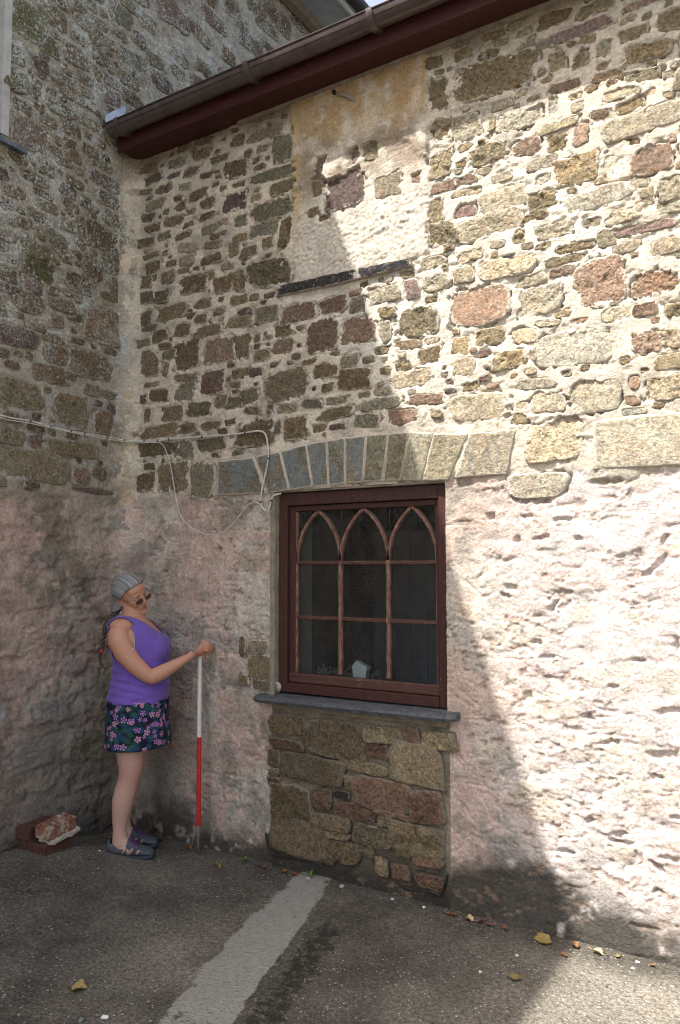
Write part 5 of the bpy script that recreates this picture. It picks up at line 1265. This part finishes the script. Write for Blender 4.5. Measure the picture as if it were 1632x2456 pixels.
# soft folds of flesh; colour varies with sun tan
def mat_skin():
    t = NT('skin'); o = t.attr('tan', 1)
    c = t.mix(o, (.47, .30, .235), (.46, .235, .145)); c = t.mix(t.map(t.noise(14, 4, .6, vec=t.objc()), .35, .65, 0, .5), c, t.mix(1., c, (1.05, .84, .78), 'MULTIPLY'))
    c = t.mix(t.map(t.noise(160, 2, .5, vec=t.objc()), .60, .72, 0, .35), c, (.24, .11, .07)); c = t.mix(t.attr('flush', 1), c, (.44, .155, .115)); c = t.mix(t.attr('lip', 1), c, (.30, .115, .095))
    t.b.inputs['Subsurface Weight'].default_value = .12; t.b.inputs['Subsurface Radius'].default_value = (.02, .008, .004); t.b.inputs['Subsurface Scale'].default_value = .5
    return t.fin(c, .48, t.bump(t.noise(220, 3, .6, vec=t.objc()), .0008), .4)
M_SKIN = mat_skin()
co = np.zeros(len(body.vertices) * 3, np.float32); body.vertices.foreach_get('co', co); co = co.reshape(-1, 3)
HRn = np.array(HR); hl = (co - np.array(HC)) @ HRn
tanv = sst(.55, .85, co[:, 2]) * .9
flush = np.exp(-(((hl[:, 0] - .085) / .03) ** 2 + ((np.abs(hl[:, 1]) - .034) / .022) ** 2 + ((hl[:, 2] + .03) / .022) ** 2)) * .35 + np.exp(-(((hl[:, 0] - .108) / .014) ** 2 + (hl[:, 1] / .014) ** 2 + ((hl[:, 2] + .026) / .014) ** 2)) * .4
flush += .30 * np.exp(-((co[:, 2] - (z2(0, 905).z)) / .04) ** 2) + .25 * np.exp(-(((co[:, 0] - hx) / .05) ** 2 + ((co[:, 2] - hz) / .05) ** 2))
lip = (np.abs(hl[:, 2] + .0585) < .0058) * (np.abs(hl[:, 1]) < .021) * (hl[:, 0] > .07) * (.75 + .25 * (np.abs(hl[:, 2] + .0585) < .0018))
for k, a in (('tan', tanv), ('flush', np.clip(flush, 0, .6)), ('lip', lip.astype(float))):
    at = body.attributes.new(k, 'FLOAT', 'POINT'); at.data.foreach_set('value', a.astype(np.float32))
link('body', body, M_SKIN, per)
def shell(me, keepf, thick, name, mat, smooth_b=4, noise_amp=0):
    bm = bmesh.new(); bm.from_mesh(me)
    bmesh.ops.delete(bm, geom=[f for f in bm.faces if not keepf(f.calc_center_median())], context='FACES')
    bmesh.ops.delete(bm, geom=[v for v in bm.verts if not v.link_faces], context='VERTS')
    for _ in range(smooth_b):
        bd = [v for v in bm.verts if v.is_boundary]; new = {}
        for v in bd:
            nb = [e.other_vert(v).co for e in v.link_edges if e.is_boundary]
            if len(nb) == 2: new[v] = v.co * .4 + (nb[0] + nb[1]) * .3
        for v, c in new.items(): v.co = c
    bm.to_mesh(me); bm.free()
    o = link(name, me, mat, per); s = o.modifiers.new('s', 'SOLIDIFY'); s.thickness = thick; s.offset = 0
    for p in me.polygons: p.use_smooth = True
    return o
# ---- vest
M_VEST = (lambda: None)
def mat_cloth(name, col, bsc=300, wv=True):
    t = NT(name); n = t.noise(18, 4, .6, vec=t.objc()); c = t.mix(t.map(n, .3, .7), col, tuple(x * .82 for x in col))
    c = t.mix(t.map(t.noise(240, 2, .5, vec=t.objc()), .4, .6, 0, .3), c, tuple(min(1, x * 1.2) for x in col))
    mp = t.node('ShaderNodeMapping'); t.l(t.objc(), mp.inputs[0]); mp.inputs['Scale'].default_value = (6, 6, 26); mp.inputs['Rotation'].default_value = (0, .35, 0)
    b = t.bump(t.noise(1.2, 4, .5, vec=mp.outputs[0]), .006); b = t.bump(t.noise(420, 2, .5, vec=t.objc()), .0006, 1., b)
    t.b.inputs['Sheen Weight'].default_value = .15
    return t.fin(c, .85, b, .2)
M_VEST = mat_cloth('purple_jersey', (.150, .085, .36))
vt = MB(); torso(vt, .009)
vt.ell(z1(776, 1070, -.060), (.072, .072, .084)); vt.ell(z1(770, 1068, .058), (.072, .072, .084))
vt.ell(z1(400, 790, -.10), (.083, .090, .063)); vt.ell(z1(430, 780, .10), (.083, .090, .063))
vt.loft([(z1(548, 1725), XA, YA, .162, .180, 2.3), (z1(556, 1640), XA, YA, .160, .176, 2.3), (z1(570, 1520), XA, YA, .155, .166, 2.3)], 40)
vm = remesh(vt, 'vest', .0048, 8, .5)
_n = len(vm.vertices); _c = np.zeros(_n * 3, np.float32); vm.vertices.foreach_get('co', _c); _c = _c.reshape(-1, 3)
_nn = np.zeros(_n * 3, np.float32); vm.vertex_normals.foreach_get('vector', _nn); _nn = _nn.reshape(-1, 3)
_x, _y, _z = _c.T; _w = np.exp(-((_z - z1(0, 1440).z) / .09) ** 2)      # drawn folds round the waist and under the bust
_s = .0034 * np.sin((_z + .16 * _x + .10 * _y) * 150 + 2.0 * np.sin(_x * 9 + _y * 7)) + .0022 * np.sin((_z - .3 * _x) * 95 + _y * 20)
_s = _s * _w + (_z < z1(0, 1640).z) * .003 * np.sin(_x * 30 + _y * 26)
_c += _nn * _s[:, None]; vm.vertices.foreach_set('co', _c.ravel()); vm.update()
HEM = z1(0, 1715).z
def keep_vest(c):
    if c.z < HEM: return False
    # neckline: a deep scoop running from the shoulder straps to the breastbone
    zn = z1(0, 895).z; xs = c.x
    top = z1(0, 690).z
    u = c.y / .098
    if abs(u) < 1:
        fz = zn + (top + .02 - zn) * (abs(u) ** 2.3)
        if xs > z1(480, 0).x and c.z > fz: return False
        if xs <= z1(480, 0).x and c.z > top - .010 + .03 * abs(u): return False
    # armholes
    for sg in (-1, 1):
        a = (c.x - z1(410, 0).x) / .082; d = (c.z - z1(0, 965).z) / .112
        if c.y * sg > .098 and a * a + d * d < 1: return False
    if abs(c.y) > .142 and c.z > z1(0, 770).z: return False
    return True
vest = shell(vm, keep_vest, .0035, 'vest', M_VEST, 8)
# piping-like neck band, buttons
from mathutils.bvhtree import BVHTree
bmv = bmesh.new(); bmv.from_mesh(vm); tree = BVHTree.FromBMesh(bmv)
for k, (bx, by) in enumerate(((793, 885), (865, 938), (925, 992), (950, 1062), (960, 1130))):
    p = z1(bx, by); pt = Vector((.5, (-.012, -.018, -.024, -.030, -.030)[k], p.z)); h = tree.ray_cast(pt, Vector((-1, 0, 0)))
    if h[0] is not None:
        b = MB(); b.tube([h[0] - h[1] * .001, h[0] + h[1] * .0035], .0062, 12); o = link('button', b.me('button'), mat_simple('dark_button', (.035, .02, .09), .3) if k == 0 else bpy.data.materials['dark_button'], vest)
bmv.free()
# under-vest edging that shows in the armhole
b = MB(); P = []
for k in range(14):
    a = math.radians(30 - 52 * k / 13); x = z1(410, 0).x + .080 * math.cos(a); z = z1(0, 965).z + .108 * math.sin(a)
    P.append((x, z))
bmb = bmesh.new(); bmb.from_mesh(body); bt = BVHTree.FromBMesh(bmb)
pts = []
for x, z in P:
    h = bt.ray_cast(Vector((x, -.5, z)), Vector((0, 1, 0)))
    if h[0] is not None and h[0].y > -.20: pts.append(h[0] + h[1] * .002)
if len(pts) > 3: b.tube(pts, .0022, 6); link('white_edging', b.me('edging', smooth=True), mat_simple('white_trim', (.6, .58, .55), .8), per)
bmb.free()
# ---- flowered shorts
def mat_floral():
    t = NT('flower_print'); uv = t.node('ShaderNodeUVMap').outputs[0]; base = t.mix(t.map(t.noise(9, 2, .5, vec=uv), .4, .6), (.006, .008, .016), (.010, .012, .026))
    def layer(scale, rot, off):
        mp = t.node('ShaderNodeMapping'); t.l(uv, mp.inputs[0]); mp.inputs['Scale'].default_value = (scale,) * 3; mp.inputs['Rotation'].default_value = (0, 0, rot); mp.inputs['Location'].default_value = off
        v = t.node('ShaderNodeTexVoronoi', voronoi_dimensions='2D'); t.l(mp.outputs[0], v.inputs['Vector']); v.inputs['Scale'].default_value = 1; v.inputs['Randomness'].default_value = .8
        d = t.node('ShaderNodeVectorMath', operation='SUBTRACT'); t.l(mp.outputs[0], d.inputs[0]); t.l(v.outputs['Position'], d.inputs[1])
        s = t.node('ShaderNodeSeparateXYZ'); t.l(d.outputs[0], s.inputs[0]); ang = t.math('ARCTAN2', s.outputs[1], s.outputs[0]); cc = t.node('ShaderNodeSeparateColor'); t.l(v.outputs['Color'], cc.inputs[0])
        return v.outputs['Distance'], ang, cc.outputs, s.outputs
    # fronds: blue feathery leaves
    for (sc, rot, off, col, thr) in ((24, .7, (3, 1, 0), (.035, .10, .20), .25), (27, 2.1, (7, 4, 0), (.03, .15, .09), .5)):
        d, a, c3, s_ = layer(sc, rot, off)
        f = t.math('ABSOLUTE', t.math('SINE', t.math('ADD', t.math('MULTIPLY', a, 5.5), t.math('MULTIPLY', c3[0], 6.))))
        m = t.math('MULTIPLY', t.map(f, .62, .85), t.map(d, .46, .60, 1, 0)); m = t.math('MULTIPLY', m, t.map(c3[1], thr, thr + .05))
        base = t.mix(m, base, t.mix(t.map(d, 0, .5), tuple(x * 1.0 for x in col), tuple(x * .45 for x in col)))
    for (sc, rot, off, sel, cA, cB) in ((20, .2, (0, 0, 0), .50, (.20, .07, .28), (.46, .19, .29)), (29, 1.3, (5, 9, 0), .66, (.50, .16, .30), (.26, .08, .34))):
        d, a, c3, s_ = layer(sc, rot, off)
        pet = t.math('ADD', .20, t.math('MULTIPLY', t.math('ABSOLUTE', t.math('COSINE', t.math('ADD', t.math('MULTIPLY', a, 2.5), t.math('MULTIPLY', c3[0], 6.)))), .17))
        m = t.math('MULTIPLY', t.map(t.math('SUBTRACT', t.math('ADD', pet, t.math('MULTIPLY', t.math('SUBTRACT', t.noise(60, 2, .5, vec=uv), .5), .16)), d), 0, .03), t.map(c3[1], sel, sel + .02))
        fc = t.mix(t.map(c3[2], .45, .55), cA, cB); fc = t.mix(t.map(d, .05, .30, .75, 0), fc, (.12, .02, .14)); fc = t.mix(t.map(d, .22, .34, 0, .6), fc, (.75, .52, .62)); fc = t.mix(t.map(d, .035, .06, 1, 0), fc, (.75, .6, .35))
        base = t.mix(m, base, fc)
    return t.fin(base, .8, None, .2)
NS = 88; b = MB(); secs = []
rowsz = [(20, 550, 390, .190), (120, 552, 396, .196), (300, 554, 398, .200), (450, 556, 402, .203), (585, 556, 404, .205)]
V = []; UVs = []
nr = 26
for j in range(nr + 1):
    t_ = j / nr; y = 15 + t_ * 573; cxz = 550 + 6 * t_; rx = (362 + 19 * t_) / 5.227 * KP + .004; ry = .176 + .014 * t_
    for k in range(NS):
        a = 2 * math.pi * k / NS; fold = 1 + t_ * (.012 * math.sin(a * 9 + 1) + .012 * math.sin(a * 5))
        e = 2.3; c_, s_ = math.cos(a), math.sin(a)
        p = z2(cxz, y + (6 * math.sin(a * 3) + 14 * c_ * -1) * t_) + XA * rx * fold * math.copysign(abs(c_) ** (2 / e), c_) + YA * ry * fold * math.copysign(abs(s_) ** (2 / e), s_)
        V.append(p); 
Fa = [(j * NS + k, j * NS + (k + 1) % NS, (j + 1) * NS + (k + 1) % NS, (j + 1) * NS + k) for j in range(nr) for k in range(NS)]
b.add(V, Fa); sm = b.me('shorts', smooth=True)
uvl = sm.uv_layers.new(name='UVMap')
for p in sm.polygons:
    for li_, vi in zip(p.loop_indices, p.vertices):
        j, k = divmod(vi, NS)
        if k == 0 and any((q % NS) == NS - 1 for q in p.vertices): k = NS
        uvl.data[li_].uv = (k / NS * 1.15, -j / nr * .27)
so_ = link('flowered_shorts', sm, mat_floral(), per); m = so_.modifiers.new('s', 'SOLIDIFY'); m.thickness = .003; m.offset = 0
# ---- hair: cap swept back to a braid
def mat_hair(dark):
    t = NT('hair_dark' if dark else 'hair_grey'); mp = t.node('ShaderNodeMapping'); t.l(t.attr('hv'), mp.inputs[0]); mp.inputs['Scale'].default_value = (1, 1, 1)
    n = t.noise(1.0, 7, .72, vec=mp.outputs[0])
    if dark: c = t.mix(t.map(n, .35, .65), (.014, .009, .007), (.060, .042, .033))
    else: c = t.ramp(n, [(.33, (.075, .073, .069)), (.43, (.135, .132, .126)), (.50, (.20, .196, .188)), (.58, (.29, .285, .275)), (.68, (.42, .415, .40))])
    if not dark: c = t.mix(t.attr('low', 1), c, t.mix(1., c, (.42, .36, .31), 'MULTIPLY'))
    return t.fin(c, .42, t.bump(n, .005), .5)
M_HG, M_HD = mat_hair(False), mat_hair(True)
hm = MB(); 
hm.ell(hp_(-.016, 0, .032), (.106, .085, .094), HR, 32, 22); hm.ell(hp_(-.050, 0, -.006), (.068, .074, .072), HR, 28, 18); hm.ell(hp_(.028, 0, .066), (.052, .062, .050), HR)
hm.ell(hp_(-.072, 0, -.028), (.055, .062, .060), HR)
hm.loft([(hp_(-.066, 0, -.03), YA, XA, .060, .052), (z1(292, 545, -.01), YA, XA, .044, .040), (z1(274, 600, -.03), YA, XA, .030, .028), (z1(262, 640, -.05), YA, XA, .015, .015)], 18)
hmm_ = remesh(hm, 'hair', .0038, 4, .5)
def keep_hair(c):
    q = HR.transposed() @ (c - HC); x, y, z = q
    # hairline: from the top of the forehead down past the temple to behind the ear
    zl = .078 - .9 * max(0, abs(y) - .018) if x > .03 else None
    lim = .062 - max(0, abs(y) - .02) * .35
    front = x - (.000 + (.062) * max(0, min(1, (z - .000) / .085)) ** 1.0 + .018 * (1 if z > .07 else 0))
    if front > 0: return False
    if z < -.050 + (.10 * max(0, x + .02)) and x > -.028: return False
    return True
co_h = None
hair = shell(hmm_, keep_hair, .004, 'hair', M_HG, 6)
def hair_attr(me):
    n = len(me.vertices); co = np.zeros(n * 3, np.float32); me.vertices.foreach_get('co', co); co = co.reshape(-1, 3); q = (co - np.array(HC)) @ HRn
    # strands converge on the nape
    nape = np.array([-.085, 0, -.045]); d = q - nape; r = np.linalg.norm(d, axis=1); az = np.arctan2(d[:, 1], d[:, 2] + .02 + d[:, 0] * .35)
    hv = np.stack([r * 7 + q[:, 1] * 3, az * 26 + .8 * np.sin(r * 28 + az * 2), q[:, 1] * 4], 1)
    at = me.attributes.new('hv', 'FLOAT_VECTOR', 'POINT'); at.data.foreach_set('vector', hv.astype(np.float32).ravel())
    low_ = np.clip(1 - (q[:, 2] + .05) / .045, 0, 1) * .8
    at = me.attributes.new('low', 'FLOAT', 'POINT'); at.data.foreach_set('value', low_.astype(np.float32))
hair_attr(hmm_)
bp = [z1(280, 600, -.03), z1(245, 660, -.06), z1(212, 725, -.085), z1(192, 800, -.10), z1(178, 880, -.10), z1(163, 970, -.10), z1(152, 1040, -.10), z1(144, 1090, -.10)]
bp = smooth_path(bp, 3); b = MB()
for i in range(0, len(bp), 1):
    sg = 1 if i % 2 else -1; f = 1 - i / len(bp); r = .0075 + .0085 * f
    t_ = (bp[min(i + 1, len(bp) - 1)] - bp[max(i - 1, 0)]).normalized(); side_ = t_.cross(YA).normalized()
    rot = (Matrix.Rotation(math.radians(sg * 28), 3, 'Y') @ t_.to_track_quat('Z', 'Y').to_matrix())
    b.ell(bp[i] + side_ * sg * r * .50, (r * .80, r * .85, r * 1.25), rot, 12, 8)
bme = remesh(b, 'braid', .0022, 1, .3)
def strand_attr(me, tw=0.):
    n = len(me.vertices); co = np.zeros(n * 3, np.float32); me.vertices.foreach_get('co', co); co = co.reshape(-1, 3)
    hv = np.stack([co[:, 0] * 160, co[:, 1] * 160, co[:, 2] * 30], 1); at = me.attributes.new('hv', 'FLOAT_VECTOR', 'POINT'); at.data.foreach_set('vector', hv.astype(np.float32).ravel())
strand_attr(bme); link('braid', bme, M_HD, hair)
b = MB(); b.tube([z1(147, 1065, -.10), z1(144, 1085, -.10), z1(142, 1105, -.10)], [.0085, .010, .0085], 12); link('hair_tie', b.me('tie', smooth=True), mat_simple('red_band', (.50, .02, .03), .6), per)
b = MB(); b.tube(smooth_path([z1(143, 1105, -.10), z1(131, 1150, -.10), z1(131, 1200, -.10), z1(146, 1245, -.10), z1(175, 1280, -.10), z1(205, 1302, -.10)], 4), [.007 + .0035 * math.sin(min(1, k / 9) * 2.2) - .0055 * (k / 20) for k in range(21)], 10)
tm = b.me('tail', smooth=True); strand_attr(tm); link('hair_tail', tm, M_HD, hair)
# ---- glasses, low on the nose
gl = link('glasses', None, parent=per); M_GOLD = mat_simple('gilt_wire', (.45, .36, .24), .25, 20, .05, metal=1.)
tl = NT('tinted_lens'); M_LENS = tl.fin((.075, .028, .024), .08, None, .6)
def lens(sg):
    cx_, cy_, cz_ = .108, sg * .0335, -.006; P = []; n = 28
    for k in range(n):
        a = 2 * math.pi * k / n; c_, s_ = math.cos(a), math.sin(a); yy = .0235 * math.copysign(abs(c_) ** .62, c_); zz = .0135 * math.copysign(abs(s_) ** .62, s_)
        P.append(hp_(cx_ - .10 * abs(yy + sg * .0) * .35 * 0 - .007 * ((cy_ + yy) * sg > .045), cy_ + yy, cz_ + zz))
    b = MB(); N = HR @ Vector((1, 0, 0)) * .001; V = [p + N for p in P] + [p - N for p in P]
    b.add(V, [tuple(range(n)), tuple(range(n, 2 * n))[::-1]] + [(k, n + k, n + (k + 1) % n, (k + 1) % n) for k in range(n)]); link('lens', b.me('lens'), M_LENS, gl)
    b = MB(); b.tube(P + [P[0]], .0011, 6); link('rim', b.me('rim', smooth=True), M_GOLD, gl)
    b = MB(); b.tube([hp_(.106, sg * .057, .002), hp_(.098, sg * .068, .003), hp_(.050, sg * .077, .006), hp_(.002, sg * .081, .012), hp_(-.012, sg * .080, .000)], .0017, 6); link('temple_arm', b.me('arm', smooth=True), M_GOLD, gl)
lens(1); lens(-1)
b = MB(); b.tube([hp_(.108, -.010, -.001), hp_(.114, 0, .002), hp_(.108, .010, -.001)], .0013, 6); link('bridge', b.me('bridge', smooth=True), M_GOLD, gl)
for sg in (1, -1):
    b = MB(); b.tube([hp_(.0935, sg * .012, .021), hp_(.0965, sg * .024, .0265), hp_(.089, sg * .040, .022)], [.0016, .0020, .0012], 6); link('eyebrow', b.me('brow', smooth=True), mat_simple('brow_hair', (.16, .10, .075), .8) if sg == 1 else bpy.data.materials['brow_hair'], per)
# ---- sandals
M_SH = mat_simple('grey_blue_synthetic', (.058, .066, .078), .7, 60, .25, .001); M_SO = mat_simple('dark_rubber_sole', (.022, .028, .040), .7, 60, .3, .001); M_LACE = mat_simple('purple_lace', (.12, .03, .13), .7); M_LIN = mat_simple('pink_lining', (.42, .17, .13), .8)
def sandal(yy, sh, hgt):
    r = link('sandal', None, parent=per); o = Vector((sh, 0, hgt))
    def zp(x, y, d=0.): return z2(x, y, yy + d) + o
    def stations(lst): return [(zp(x, (yt + yb) / 2), YA, ZA, w, abs(yb - yt) / 2 / 5.227 * KP, e) for (x, yt, yb, w, e) in lst]
    b = MB(); b.loft(stations([(238, 1825, 1880, .022, 3), (250, 1815, 1895, .032, 3.5), (330, 1828, 1900, .038, 4), (450, 1838, 1905, .037, 4), (560, 1848, 1910, .042, 4), (680, 1850, 1912, .048, 4), (760, 1845, 1908, .045, 3.5), (815, 1835, 1895, .034, 3), (834, 1835, 1878, .018, 2.5)]), 28); link('sole', b.me('sole', smooth=True, bevel=0), M_SO, r)
    up = MB(); up.loft(stations([(258, 1690, 1840, .022, 2.2), (285, 1672, 1845, .032, 2.3), (340, 1700, 1850, .037, 2.3), (420, 1742, 1855, .0365, 2.3), (475, 1742, 1858, .038, 2.3), (520, 1655, 1860, .036, 2.1), (560, 1690, 1862, .040, 2.2), (640, 1745, 1862, .044, 2.2), (720, 1778, 1862, .044, 2.2), (790, 1800, 1860, .036, 2.2), (822, 1822, 1858, .020, 2.1)]), 36)
    um = remesh(up, 'upper', .003, 3, .5)
    bm = bmesh.new(); bm.from_mesh(um)
    def cut(c):
        q = c - o; px = q.x / KP * 5.227 + (312 - 220) * 5.227; py = 0
        pyv = (2040 - q.z / KZ - 1680) * 5.227; yl = q.y - yy
        if 300 < px < 505 and pyv < 1760 and abs(yl) < .030: return True
        for a in (470, 560, 645):                             # slanting openings along the side
            d = px - a - (1800 - pyv) * .55
            if 1750 + (a - 470) * .12 < pyv < 1838 and abs(d) < 15: return True
        return False
    bmesh.ops.delete(bm, geom=[f for f in bm.faces if cut(f.calc_center_median())], context='FACES'); bm.to_mesh(um); bm.free()
    q = link('upper', um, M_SH, r); s = q.modifiers.new('s', 'SOLIDIFY'); s.thickness = .004; s.offset = -1
    ln = MB(); ln.loft([(c, a, bb, ra * .82, rb * .80, e) for (c, a, bb, ra, rb, e) in stations([(275, 1710, 1845, .028, 2.2), (340, 1770, 1850, .034, 2.3), (470, 1760, 1858, .036, 2.3), (560, 1715, 1862, .040, 2.2), (680, 1775, 1862, .042, 2.2), (780, 1815, 1860, .032, 2.2)])], 24); link('lining', ln.me('lining', smooth=True), M_LIN, r)
    b = MB()
    for k in range(5):
        x = 535 + 24 * k; y = 1668 + 19 * k; b.tube([zp(x, y + 12, -.030), zp(x + 6, y - 6, -.010), zp(x + 14, y - 4, .012), zp(x + 8, y + 10, .030)], .0026, 6); b.tube([zp(x, y + 8, .026), zp(x + 20, y + 2, -.024)], .0022, 6)
    b.tube([zp(560, 1690, -.01), zp(600, 1740, -.045), zp(650, 1775, -.05)], .002, 6); link('laces', b.me('laces', smooth=True), M_LACE, r)
    b = MB(); b.tube([zp(285, 1690, 0), zp(300, 1655, 0), zp(325, 1645, 0), zp(318, 1680, 0)], .003, 6); link('pull_loop', b.me('loop', smooth=True), M_LACE, r)
sandal(YN, 0, 0); sandal(YF2, -.020, 0.)
